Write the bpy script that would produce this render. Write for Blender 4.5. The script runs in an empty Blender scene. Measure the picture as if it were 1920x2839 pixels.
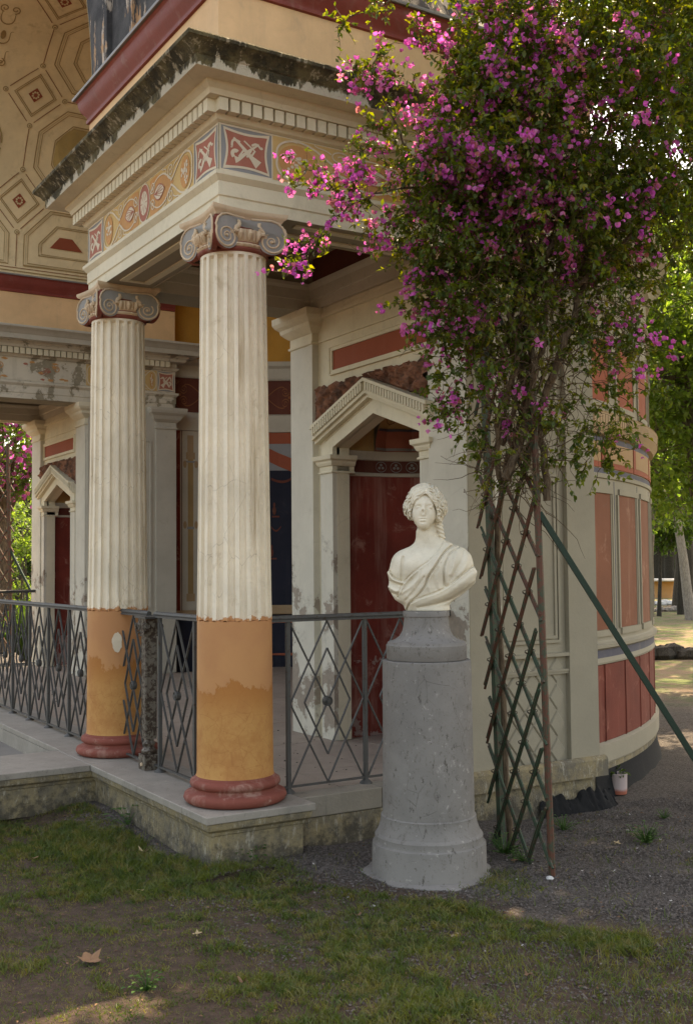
import bpy, math, random
import numpy as np
from mathutils import Vector, Matrix
random.seed(7); RNG = np.random.default_rng(7)
PI = math.pi; R_ = math.radians
SC = bpy.context.scene
# ------------------------------------------------------------------ camera
RX = (0.84999, -0.52672, -0.00887); RY = (-0.01856, -0.04678, 0.99873); RZ = (-0.52647, -0.84875, -0.04954)
CAM = Vector((-2.4679, -5.0766, 1.455))
cam = bpy.data.cameras.new('camera'); co = bpy.data.objects.new('camera', cam); SC.collection.objects.link(co)
co.matrix_world = Matrix(((RX[0], RY[0], RZ[0], CAM.x), (RX[1], RY[1], RZ[1], CAM.y), (RX[2], RY[2], RZ[2], CAM.z), (0, 0, 0, 1)))
cam.sensor_fit = 'HORIZONTAL'; cam.sensor_width = 36; cam.lens = 56.64; cam.clip_start = .05; cam.clip_end = 400
SC.camera = co
# ------------------------------------------------------------------ light
SUN_EL, SUN_AZ = 60.0, 62.0          # azimuth from +Y towards +X
w = bpy.data.worlds.new('World'); SC.world = w; w.use_nodes = True
nt = w.node_tree; bg = nt.nodes['Background']; bg.inputs[1].default_value = .15
sky = nt.nodes.new('ShaderNodeTexSky'); sky.sky_type = 'NISHITA'; sky.sun_disc = False
sky.sun_elevation = R_(SUN_EL); sky.sun_rotation = R_(SUN_AZ); sky.dust_density = 3.0; sky.ozone_density = 1.0
nt.links.new(sky.outputs[0], bg.inputs[0])
sl = bpy.data.lights.new('sun', 'SUN'); sl.energy = 3.2; sl.angle = R_(.53); sl.color = (1, .94, .84)
so = bpy.data.objects.new('sun', sl); SC.collection.objects.link(so)
sd = Vector((math.cos(R_(SUN_EL))*math.sin(R_(SUN_AZ)), math.cos(R_(SUN_EL))*math.cos(R_(SUN_AZ)), math.sin(R_(SUN_EL))))
so.rotation_euler = sd.to_track_quat('Z', 'Y').to_euler(); so.location = (0, 0, 12)
vs = SC.view_settings; vs.view_transform = 'Standard'; vs.look = 'None'; vs.exposure = 2.08; vs.gamma = 1; vs.use_curve_mapping = False
try:
    vs.use_white_balance = True; vs.white_balance_temperature = 9500; vs.white_balance_tint = 12
except Exception: pass
SC.cycles.max_bounces = 8; SC.cycles.diffuse_bounces = 5; SC.cycles.transparent_max_bounces = 8

def at(px, py, d):                    # a point of the photograph (1920 x 2839) at depth d metres
    a = (px-960)/3021*d; b = -(py-1419.5)/3021*d
    return Vector([CAM[i]+RX[i]*a+RY[i]*b-RZ[i]*d for i in range(3)])
# ------------------------------------------------------------------ materials
def new_mat(name):
    m = bpy.data.materials.new(name); m.use_nodes = True
    return m, m.node_tree, m.node_tree.nodes, m.node_tree.nodes['Principled BSDF']
class NB:
    """small node helper working in world position"""
    def __init__(s, name):
        s.m, s.t, s.n, s.b = new_mat(name)
        s.geo = s.n.new('ShaderNodeNewGeometry'); s.pos = s.geo.outputs['Position']
    def L(s, a, b): s.t.links.new(a, b)
    def scaled(s, sc, vec=None):
        m = s.n.new('ShaderNodeMapping'); s.L(vec or s.pos, m.inputs[0]); m.inputs['Scale'].default_value = sc; return m.outputs[0]
    def noise(s, scale, detail=5, rough=.6, vec=None, dist=0):
        n = s.n.new('ShaderNodeTexNoise'); s.L(vec or s.pos, n.inputs['Vector']); n.inputs['Scale'].default_value = scale
        n.inputs['Detail'].default_value = detail; n.inputs['Roughness'].default_value = rough; n.inputs['Distortion'].default_value = dist
        return n.outputs['Fac']
    def voro(s, scale, vec=None, feat='DISTANCE_TO_EDGE'):
        n = s.n.new('ShaderNodeTexVoronoi'); n.feature = feat; s.L(vec or s.pos, n.inputs['Vector']); n.inputs['Scale'].default_value = scale
        return n.outputs[0]
    def rng(s, v, a, b, c=0., d=1.):
        n = s.n.new('ShaderNodeMapRange'); s.L(v, n.inputs[0]); n.interpolation_type = 'SMOOTHSTEP'
        for i, x in enumerate((a, b, c, d)): n.inputs[i+1].default_value = x
        return n.outputs[0]
    def math(s, op, a, b=None):
        n = s.n.new('ShaderNodeMath'); n.operation = op
        for i, x in enumerate((a, b)):
            if x is None: continue
            if isinstance(x, (int, float)): n.inputs[i].default_value = x
            else: s.L(x, n.inputs[i])
        return n.outputs[0]
    def mix(s, f, a, b):
        n = s.n.new('ShaderNodeMix'); n.data_type = 'RGBA'
        if isinstance(f, (int, float)): n.inputs[0].default_value = f
        else: s.L(f, n.inputs[0])
        for i, x in ((6, a), (7, b)):
            if isinstance(x, tuple): n.inputs[i].default_value = (*x[:3], 1)
            else: s.L(x, n.inputs[i])
        return n.outputs[2]
    def z(s):
        n = s.n.new('ShaderNodeSeparateXYZ'); s.L(s.pos, n.inputs[0]); return n.outputs[2]
    def bump(s, h, strength=.3, dist=.01, normal=None):
        n = s.n.new('ShaderNodeBump'); s.L(h, n.inputs['Height']); n.inputs['Strength'].default_value = strength; n.inputs['Distance'].default_value = dist
        if normal: s.L(normal, n.inputs['Normal'])
        return n.outputs[0]
    def out(s, col, rough=.8, bump=None, metal=0, spec=.3):
        if isinstance(col, tuple): s.b.inputs['Base Color'].default_value = (*col[:3], 1)
        else: s.L(col, s.b.inputs['Base Color'])
        if isinstance(rough, (int, float)): s.b.inputs['Roughness'].default_value = rough
        else: s.L(rough, s.b.inputs['Roughness'])
        if bump: s.L(bump, s.b.inputs['Normal'])
        s.b.inputs['Metallic'].default_value = metal; s.b.inputs['Specular IOR Level'].default_value = spec
        return s.m
def mul(c, k): return tuple(x*k for x in c)
def plaster(name, c, var=.86, dirt=(.30, .26, .18), dirt_amt=.35, streak=.5, flake=0., flake_col=(.42, .34, .25), bump=.25, rough=.85, crack=0., flake_z=None):
    b = NB(name)
    n1 = b.noise(2.3, 7, .62); n2 = b.noise(28, 4, .7); n3 = b.noise(1, 6, .65, b.scaled((9, 9, .8)))
    col = b.mix(b.rng(n1, .3, .72), mul(c, var), c)
    col = b.mix(b.math('MULTIPLY', b.rng(n2, .5, .75), .22), col, mul(c, .7))
    col = b.mix(b.math('MULTIPLY', b.rng(n3, .52, .74), dirt_amt*streak*1.6), col, dirt)
    col = b.mix(b.math('MULTIPLY', b.rng(b.noise(5.5, 8, .7, dist=.6), .56, .7), dirt_amt), col, dirt)
    h = b.noise(60, 5, .65)
    if crack:
        v = b.voro(7, b.scaled((1, 1, .55))); cm = b.math('MULTIPLY', b.rng(v, .0, .012, 1, 0), b.rng(b.noise(3.1), .48, .6))
        col = b.mix(b.math('MULTIPLY', cm, crack), col, mul(dirt, .45))
    if flake:
        fn = b.noise(3.4, 9, .66, dist=.3)
        if flake_z: fn = b.math('SUBTRACT', fn, b.rng(b.z(), flake_z-.35, flake_z+.25, 0, .16))
        fm = b.rng(fn, .635-flake*.1, .64-flake*.1)
        col = b.mix(b.rng(fn, .60-flake*.1, .605-flake*.1), col, mul(c, .82)); col = b.mix(fm, col, b.mix(b.noise(30, 6), flake_col, mul(flake_col, .5))); h = b.math('SUBTRACT', h, b.math('MULTIPLY', fm, 1.6))
    return b.out(col, rough, b.bump(h, bump, .006))
M = {}
M['cream'] = plaster('cream_plaster', (.70, .63, .47), dirt_amt=.22, crack=.25)
M['cream_low'] = plaster('cream_plaster_low', (.62, .58, .48), dirt_amt=.25, flake=.95, crack=.15, flake_z=1.55, flake_col=(.40, .33, .26))
M['cream_shaded'] = plaster('cream_shaded_plaster', (.32, .28, .205), dirt_amt=.32)  # cream with the shade of vine and trees put into its colour
M['cream_peel'] = plaster('cream_peeling', (.62, .56, .45), dirt_amt=.35, flake=.8, flake_col=(.36, .31, .22), crack=.3)
M['grey_cream'] = plaster('grey_cream', (.50, .46, .38), dirt_amt=.3)
def flute_mat():
    m = plaster('fluted_plaster', (.84, .74, .58), var=.80, dirt=(.42, .31, .18), dirt_amt=.42, streak=1.25, crack=.35, bump=.6)
    t = m.node_tree; b = NB.__new__(NB); b.m = m; b.t = t; b.n = t.nodes; b.b = t.nodes['Principled BSDF']; b.pos = [n for n in t.nodes if n.type == 'NEW_GEOMETRY'][0].outputs['Position']
    old = b.b.inputs['Base Color'].links[0].from_socket
    f = b.rng(b.math('ADD', b.z(), b.math('MULTIPLY', b.noise(22, 5, .7), .10)), 1.248, 1.254, 1, 0)
    b.L(b.mix(f, old, (.52, .25, .11)), b.b.inputs['Base Color']); return m
M['fluted'] = flute_mat()
M['ochre'] = plaster('ochre_wall', (.82, .53, .29), var=.8, dirt=(.25, .20, .16), dirt_amt=.2)
M['ochre_deep'] = plaster('ochre_deep', (.50, .25, .05), var=.8, dirt_amt=.15)
M['vault'] = plaster('vault_plaster', (.86, .70, .44), var=.82, dirt=(.30, .24, .12), dirt_amt=.3, bump=.15)
M['red'] = plaster('red_wall', (.30, .065, .04), var=.7, dirt=(.20, .10, .08), dirt_amt=.3)
M['niche_red'] = plaster('niche_red', (.25, .045, .03), var=.6, dirt=(.42, .24, .19), dirt_amt=.65, flake=.55, flake_z=.95, flake_col=(.42, .30, .26))
M['panel_red'] = plaster('panel_red', (.33, .085, .045), var=.85, dirt=(.3, .12, .08), dirt_amt=.2)
M['panel_terra'] = plaster('panel_terracotta', (.235, .085, .045), var=.8, dirt=(.38, .20, .13), dirt_amt=.6, bump=.2, crack=.5)  # terracotta toned down to carry the vine and tree shade
M['dado_red'] = plaster('dado_red', (.20, .045, .028), var=.7, dirt=(.34, .13, .09), dirt_amt=.55)  # red lowered for the shade on this side as well
M['red_cornice'] = plaster('red_cornice', (.27, .055, .042), var=.75, dirt=(.34, .24, .2), dirt_amt=.3, rough=.55)
M['brown_red'] = plaster('brown_red', (.14, .042, .028), var=.8, dirt_amt=.12)
M['navy'] = plaster('navy_wall', (.018, .02, .034), var=.7, dirt=(.06, .055, .06), dirt_amt=.3)
M['blue_grey'] = plaster('blue_grey', (.105, .10, .12), var=.85, dirt_amt=.2)
M['trim_ochre'] = plaster('trim_ochre', (.40, .27, .155), var=.85, dirt_amt=.3)
M['peach'] = plaster('peach_block', (.40, .24, .12), var=.88, dirt_amt=.2)
M['ring_red'] = plaster('ring_red', (.24, .065, .045), var=.8, dirt=(.42, .28, .22), dirt_amt=.6)
M['cap_grey'] = plaster('capital_grey', (.31, .295, .27), var=.8, dirt=(.4, .36, .3), dirt_amt=.3)
M['cap_cream'] = plaster('capital_cream', (.66, .50, .34), var=.8, dirt=(.33, .2, .12), dirt_amt=.4)
M['fr_red'] = plaster('frieze_red', (.42, .15, .105), var=.8, dirt=(.45, .25, .2), dirt_amt=.3)
M['fr_grey'] = plaster('frieze_grey', (.27, .27, .27), var=.8, dirt_amt=.25)
M['fr_ochre'] = plaster('frieze_ochre', (.60, .40, .17), var=.85, dirt=(.5, .42, .3), dirt_amt=.3)
M['fr_orange'] = plaster('frieze_orange', (.56, .28, .11), var=.85, dirt_amt=.2)
M['fr_cream'] = plaster('frieze_cream', (.66, .56, .42), var=.85, dirt_amt=.2)
M['oct_field'] = plaster('octagon_field', (.50, .36, .15), var=.7, dirt_amt=.3)
M['line_brown'] = plaster('line_brown', (.28, .11, .05), var=.8, dirt_amt=.1)
M['line_dark'] = plaster('line_dark_brown', (.38, .25, .11), var=.8, dirt_amt=.1)  # dark brown of the painted coffer lines and painted columns
M['line_light'] = plaster('line_light', (.66, .54, .33), var=.85, dirt_amt=.1)
M['floor'] = plaster('floor_tile', (.36, .285, .225), var=.8, dirt=(.14, .12, .10), dirt_amt=.35, rough=.7, bump=.12)
M['tread'] = plaster('tread_stone', (.19, .175, .155), var=.75, dirt=(.10, .09, .08), dirt_amt=.4)
M['tar'] = plaster('tar_membrane', (.010, .010, .010), dirt=(.035, .032, .028), dirt_amt=.3, rough=.95)
M['slab_side'] = plaster('metal_flashing', (.30, .29, .28), var=.7, dirt=(.10, .09, .08), dirt_amt=.5, rough=.5)

def mossy():
    b = NB('mossy_cornice')
    n1 = b.noise(7, 9, .72); n2 = b.noise(55, 6, .7); n3 = b.noise(1, 7, .7, b.scaled((26, 26, 5)))
    col = b.mix(b.rng(n1, .38, .62), (.05, .043, .026), (.16, .13, .065))
    col = b.mix(b.math('MULTIPLY', b.rng(n3, .55, .62), .8), col, (.42, .36, .25))
    lo = b.rng(b.math('ADD', b.z(), b.math('MULTIPLY', b.noise(1, 6, .7, b.scaled((9, 9, 3))), .30)), 4.035, 4.045, 1, 0)
    col = b.mix(lo, col, (.60, .54, .42))
    col = b.mix(b.math('MULTIPLY', b.rng(n2, .6, .75), .5), col, (.02, .02, .016))
    return b.out(col, .95, b.bump(b.math('ADD', n2, n3), .9, .02))
M['mossy'] = mossy()
def black_roof():
    b = NB('black_stained_roof')
    n1 = b.noise(1, 9, .7, b.scaled((7, 7, 1.6))); n2 = b.noise(40, 6, .7); n3 = b.noise(3, 6)
    col = b.mix(b.rng(n3, .35, .7), (.028, .028, .03), (.09, .088, .085))
    m = b.rng(n1, .565, .60)
    col = b.mix(m, col, b.mix(b.rng(n3, .5, .56), (.5, .42, .34), (.48, .28, .15)))
    return b.out(col, .9, b.bump(b.math('ADD', n2, m), .5, .01))
M['black_roof'] = black_roof()
def plinth():
    b = NB('weathered_plinth')
    n1 = b.noise(6, 9, .75); n2 = b.noise(40, 7, .75); n3 = b.noise(1, 8, .78, b.scaled((34, 34, 9)))
    col = b.mix(b.rng(n1, .36, .64), (.15, .13, .10), (.30, .235, .13))
    col = b.mix(b.math('MULTIPLY', b.rng(n3, .54, .62), .7), col, (.42, .38, .30))
    col = b.mix(b.rng(b.math('ADD', b.noise(17, 9, .78), b.math('MULTIPLY', b.z(), 1.1)),   .46, .68, .85, 0), col, (.06, .052, .04))
    col = b.mix(b.math('MULTIPLY', b.rng(n2, .57, .68), .6), col, (.05, .045, .035))
    return b.out(col, .95, b.bump(b.math('ADD', n2, n3), .8, .012))
M['plinth'] = plinth()
M['kerb'] = plaster('dirty_kerb', (.27, .235, .185), var=.75, dirt=(.10, .09, .07), dirt_amt=.75, streak=.8, bump=.5)
def ochre_shaft():
    b = NB('ochre_shaft')
    n1 = b.noise(9, 9, .72); n2 = b.noise(50, 5, .7)
    top = b.mix(b.rng(b.noise(3, 5), .35, .65), (.49, .235, .095), (.44, .20, .085))
    low = b.mix(b.rng(n1, .36, .64), (.42, .18, .055), (.50, .25, .08))
    low = b.mix(b.math('MULTIPLY', b.rng(n2, .60, .68), .55), low, (.33, .11, .03))
    v = b.voro(11); low = b.mix(b.math('MULTIPLY', b.rng(v, 0, .02, 1, 0), .35), low, (.30, .10, .03))
    edge = b.rng(b.math('ADD', b.z(), b.math('MULTIPLY', b.math('SUBTRACT', b.noise(8, 10, .72, b.scaled((1, 1, .6)), 0), .5), .42)), .858, .862)
    low = b.mix(b.math('MULTIPLY', b.rng(b.math('ADD', b.z(), b.math('MULTIPLY', b.noise(9, 6), .2)), .78, .97), .75), low, (.37, .13, .03))
    h = b.math('ADD', b.math('MULTIPLY', edge, 1.2), b.math('MULTIPLY', n2, .4))
    return b.out(b.mix(edge, low, top), .7, b.bump(h, .4, .006))
M['ochre_shaft'] = ochre_shaft()
def marble(name, c, vein=(.25, .2, .13), rough=.55, spots=1.):    # veined, pitted stone
    b = NB(name)
    n1 = b.noise(6, 8, .6); n2 = b.noise(70, 4, .6); n3 = b.noise(14, 8, .75, dist=1.0)
    col = b.mix(b.rng(n1, .3, .7), mul(c, .8), c)
    col = b.mix(b.math('MULTIPLY', b.rng(n3, .56, .68), .55*spots), col, vein)
    v = b.voro(9, b.scaled((1, 1, .7))); cr = b.math('MULTIPLY', b.rng(v, 0, .02, 1, 0), b.rng(b.noise(4, 5), .5, .62))
    col = b.mix(b.math('MULTIPLY', cr, .3*spots), col, mul(vein, .6))
    col = b.mix(b.math('MULTIPLY', b.rng(n2, .6, .72), .4*spots), col, mul(vein, .7))
    sc_ = b.noise(1, 8, .8, b.scaled((38, 38, 16))); col = b.mix(b.math('MULTIPLY', b.rng(sc_, .57, .63), .6*spots), col, mul(vein, .6)); col = b.mix(b.math('MULTIPLY', b.rng(b.noise(23, 6, .7), .60, .68), .5*spots), col, mul(c, 1.7))
    return b.out(col, rough, b.bump(b.math('SUBTRACT', b.noise(90, 5), b.math('MULTIPLY', cr, .8)), .3, .004))
M['marble_grey'] = marble('grey_slab_marble', (.29, .26, .22), (.13, .11, .085), .6, .7)
M['ped'] = marble('pedestal_stone', (.205, .19, .172), (.10, .085, .07), .8, 1.35)
M['bust'] = marble('bust_marble', (.74, .67, .53), (.50, .40, .22), .5, .35)
def iron(name, c, rust, amt):
    b = NB(name); n = b.noise(35, 7, .7); n2 = b.noise(140, 4)
    col = b.mix(b.rng(n, .62-amt*.2, .68-amt*.2), c, rust)
    return b.out(col, .6, b.bump(b.math('ADD', n, n2), .35, .003), .15, .4)
M['rail'] = iron('grey_painted_iron', (.070, .068, .063), (.05, .032, .022), .2)
M['castiron'] = iron('pitted_cast_iron', (.14, .12, .095), (.045, .028, .018), .75)
M['wood'] = iron('green_painted_lath', (.03, .055, .03), (.06, .042, .026), .6)
M['wood_red'] = iron('rusty_red_lath', (.10, .038, .022), (.045, .055, .032), .65)
M['brace'] = iron('green_painted_brace', (.010, .028, .016), (.03, .03, .02), .1)
M['wire'] = iron('rusty_wire', (.05, .035, .025), (.02, .015, .012), .5)
def tufa():
    b = NB('tufa'); n = b.noise(9, 8, .7); v = b.voro(16, feat='F1')
    col = b.mix(b.rng(n, .35, .65), (.10, .055, .04), (.34, .15, .09))
    return b.out(col, .95, b.bump(b.math('ADD', b.math('MULTIPLY', v, 1.5), b.noise(40, 6)), .9, .02))
M['tufa'] = tufa()
# ------------------------------------------------------------------ objects
def link(o): SC.collection.objects.link(o); return o
def tag(o, label=None, cat=None, group=None, kind=None):
    if label: o['label'] = label
    if cat: o['category'] = cat
    if group: o['group'] = group
    if kind: o['kind'] = kind
    return o
def thing(name, label, cat, loc=(0, 0, 0), group=None, rotz=0):
    o = bpy.data.objects.new(name, None); o.empty_display_size = .1; link(o); o.location = loc; o.rotation_euler = (0, 0, rotz)
    return tag(o, label, cat, group)
def mats(m):
    if not isinstance(m, (list, tuple)): m = [m]
    return [M[x] if isinstance(x, str) else x for x in m]
class MB:
    def __init__(s): s.v = []; s.f = []; s.m = []; s.k = 0
    def add(s, vs_, fs, mi=0):
        o = len(s.v); s.v += [tuple(v) for v in vs_]; s.f += [tuple(i+o for i in f) for f in fs]; s.m += [mi]*len(fs); return s
    def box(s, x0, x1, y0, y1, z0, z1, mi=0):
        return s.add([(x0, y0, z0), (x1, y0, z0), (x1, y1, z0), (x0, y1, z0), (x0, y0, z1), (x1, y0, z1), (x1, y1, z1), (x0, y1, z1)],
                     [(0, 3, 2, 1), (4, 5, 6, 7), (0, 1, 5, 4), (1, 2, 6, 5), (2, 3, 7, 6), (3, 0, 4, 7)], mi)
    def bar(s, a, b, w_, h_, mi=0, up=(0, 0, 1)):
        a = Vector(a); b = Vector(b); d = (b-a).normalized(); u = Vector(up)
        if abs(d.dot(u)) > .99: u = Vector((0, 1, 0))
        x = d.cross(u).normalized(); y = x.cross(d)
        P = [p+x*i*w_/2+y*j*h_/2 for p in (a, b) for i, j in ((-1, -1), (1, -1), (1, 1), (-1, 1))]
        return s.add(P, [(0, 1, 2, 3), (7, 6, 5, 4), (0, 4, 5, 1), (1, 5, 6, 2), (2, 6, 7, 3), (3, 7, 4, 0)], mi)
    def tube(s, pts, r, seg=8, mi=0, cap=True):
        pts = [Vector(p) for p in pts]; n = len(pts); rr = r if isinstance(r, (list, tuple)) else [r]*n; V = []; F = []
        ref = None
        for i, p in enumerate(pts):
            d = (pts[min(i+1, n-1)]-pts[max(i-1, 0)]).normalized()
            if ref is None:
                ref = d.orthogonal().normalized()
            x = (ref-d*ref.dot(d)); x = x.normalized() if x.length > 1e-6 else d.orthogonal().normalized(); ref = x
            y = d.cross(x)
            for k in range(seg):
                a = 2*PI*k/seg; V.append(p+(x*math.cos(a)+y*math.sin(a))*rr[i])
        for i in range(n-1):
            for k in range(seg): F.append((i*seg+k, i*seg+(k+1) % seg, (i+1)*seg+(k+1) % seg, (i+1)*seg+k))
        if cap: F += [tuple(range(seg-1, -1, -1)), tuple((n-1)*seg+k for k in range(seg))]
        return s.add(V, F, mi)
    def lathe(s, prof, c=(0, 0), seg=48, mi=0, a0=0, a1=2*PI, mis=None, cap=True):
        full = abs(a1-a0-2*PI) < 1e-6; n = seg if full else seg+1; V = []; F = []
        for r, z in prof:
            for k in range(n):
                a = a0+(a1-a0)*k/seg; V.append((c[0]+r*math.cos(a), c[1]+r*math.sin(a), z))
        o = len(s.v); s.v += V
        for i in range(len(prof)-1):
            for k in range(seg):
                k2 = (k+1) % n
                s.f.append((o+i*n+k, o+i*n+k2, o+(i+1)*n+k2, o+(i+1)*n+k)); s.m.append(mis[i] if mis else mi)
        if full and cap:
            if prof[-1][0] > 1e-4: s.f.append(tuple(o+(len(prof)-1)*n+k for k in range(n))); s.m.append(mis[-1] if mis else mi)
        return s
    def prism(s, poly, axis, a, b, mi=0):
        """extrude a 2D polygon along an axis ('x': poly=(y,z) ...)"""
        f = {'x': lambda p, t: (t, p[0], p[1]), 'y': lambda p, t: (p[0], t, p[1]), 'z': lambda p, t: (p[0], p[1], t)}[axis]
        n = len(poly); V = [f(p, a) for p in poly]+[f(p, b) for p in poly]
        return s.add(V, [tuple(range(n)), tuple(range(2*n-1, n-1, -1))]+[(i, i+n, (i+1) % n+n, (i+1) % n) for i in range(n)], mi)
    def sweep(s, prof, path, mis=None, mi=0, closed=False, caps=True):
        """prof: (outward offset, z); path: plan polyline, outward = right-hand side of travel"""
        P = [Vector(p) for p in path]; n = len(P); nr = []
        for i in range(n):
            segs = []
            if closed or i > 0: d = (P[i]-P[i-1]).normalized(); segs.append(Vector((d.y, -d.x)))
            if closed or i < n-1: d = (P[(i+1) % n]-P[i]).normalized(); segs.append(Vector((d.y, -d.x)))
            if len(segs) == 1: nr.append(segs[0])
            else:
                b_ = (segs[0]+segs[1]).normalized(); nr.append(b_/max(.3, b_.dot(segs[0])))
        k = len(prof); V = []
        for i in range(n):
            for o_, z in prof: V.append((P[i].x+nr[i].x*o_, P[i].y+nr[i].y*o_, z))
        o = len(s.v); s.v += V
        for i in range(n if closed else n-1):
            j = (i+1) % n
            for q in range(k-1):
                s.f.append((o+i*k+q, o+j*k+q, o+j*k+q+1, o+i*k+q+1)); s.m.append(mis[q] if mis else mi)
        if caps and not closed:
            s.f.append(tuple(o+q for q in range(k-1, -1, -1))); s.m.append(mi); s.f.append(tuple(o+(n-1)*k+q for q in range(k))); s.m.append(mi)
        return s
    # painted ornament laid on a surface through a map (s, t, off) -> point
    def poly(s, pts, mp, off=.003, mi=0):
        s.k += 1; off += .00003*(s.k % 60)
        return s.add([mp(a, b, off) for a, b in pts], [tuple(range(len(pts)))], mi)
    def ribbon(s, pts, w_, mp, off=.005, mi=0, closed=False):
        s.k += 1; off += .00003*(s.k % 60); n = len(pts); V = []; ws = w_ if isinstance(w_, (list, tuple)) else [w_]*n
        for i in range(n):
            a = pts[(i-1) % n] if closed or i > 0 else pts[i]; b = pts[(i+1) % n] if closed or i < n-1 else pts[i]
            dx, dy = b[0]-a[0], b[1]-a[1]; l = math.hypot(dx, dy) or 1; nx, ny = -dy/l, dx/l
            k = 1
            if 0 < i < n-1 or closed:
                d1 = (pts[i][0]-a[0], pts[i][1]-a[1]); l1 = math.hypot(*d1) or 1
                k = 1/max(.5, abs((-d1[1]/l1)*nx+(d1[0]/l1)*ny))
            for sg in (-1, 1): V.append(mp(pts[i][0]+nx*ws[i]/2*k*sg, pts[i][1]+ny*ws[i]/2*k*sg, off))
        F = [(2*i, 2*((i+1) % n), 2*((i+1) % n)+1, 2*i+1) for i in range(n if closed else n-1)]
        return s.add(V, F, mi)
    def build(s, name, mat, parent=None, smooth=False, bevel=0, flip=None, angle=40):
        me = bpy.data.meshes.new(name)
        V = s.v; F = s.f
        if flip is not None: V = [(x, flip-y, z) for x, y, z in V]; F = [tuple(reversed(f)) for f in F]
        me.from_pydata([tuple(v) for v in V], [], F)
        for m_ in mats(mat): me.materials.append(m_)
        if len(set(s.m)) > 1 or (s.m and s.m[0]): me.polygons.foreach_set('material_index', s.m)
        if smooth:
            me.polygons.foreach_set('use_smooth', [True]*len(me.polygons))
            try: me.set_sharp_from_angle(angle=R_(angle))
            except Exception: pass
        me.update()
        o = bpy.data.objects.new(name, me); link(o)
        if parent:
            o.parent = parent
            if parent.type == 'EMPTY': o.matrix_parent_inverse = (Matrix.Translation(parent.location) @ parent.rotation_euler.to_matrix().to_4x4()).inverted()
        if bevel:
            bm = o.modifiers.new('bevel', 'BEVEL'); bm.width = bevel; bm.segments = 2; bm.limit_method = 'ANGLE'
        return o
def circ(cx, cy, rx, ry=None, n=28, a0=0, a1=360):
    ry = rx if ry is None else ry
    return [(cx+rx*math.cos(R_(a0+(a1-a0)*i/n)), cy+ry*math.sin(R_(a0+(a1-a0)*i/n))) for i in range(n if a1-a0 == 360 else n+1)]
def spiral(cx, cy, r0, r1, a0, turns, n=26):
    return [(cx+(r0+(r1-r0)*i/n)*math.cos(R_(a0)+turns*2*PI*i/n), cy+(r0+(r1-r0)*i/n)*math.sin(R_(a0)+turns*2*PI*i/n)) for i in range(n+1)]
def bez(p0, p1, p2, p3, n=14):
    return [tuple((1-t)**3*p0[k]+3*(1-t)**2*t*p1[k]+3*(1-t)*t*t*p2[k]+t**3*p3[k] for k in range(len(p0))) for t in [i/n for i in range(n+1)]]
def copies(src, locs, parent=None):
    """linked copies of a part at other places (shared mesh)"""
    out = []
    for L in locs:
        c = src.copy(); link(c); c.location = L; c.parent = parent or src.parent; out.append(c)
    return out
# =================================================================== PAVILION
Y2 = 1.72; AX = 4.2; MIR = 2*AX            # second column, axis of the hall, mirror for the far porch
pav = thing('garden_pavilion', 'cream, ochre and terracotta classical pavilion with fluted Ionic columns, open porch and round apse', 'pavilion')
ENT = [(0, 3.27), (0, 3.328), (.007, 3.334), (.007, 3.405), (.012, 3.41), (.03, 3.432), (.031, 3.452), (.006, 3.457), (0, 3.46),
       (0, 3.705), (.02, 3.715), (.034, 3.735), (.034, 3.737)]
DEN0, DEN1 = 3.737, 3.80
TOP = [(.012, 3.738), (.012, 3.80), (.09, 3.805), (.10, 3.83), (.122, 3.848), (.124, 3.862), (.222, 3.866), (.222, 3.8665)]
MOSS = [(.222, 3.8665), (.226, 3.917), (.238, 3.925), (.25, 3.945), (.28, 3.968), (.292, 3.975), (.295, 3.99), (.29, 3.998), (.0, 4.05)]
def entab_path(): return [(2.43, 1.5), (2.43, 1.87), (-.15, 1.87), (-.15, -.15), (2.36, -.15)]
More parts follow.
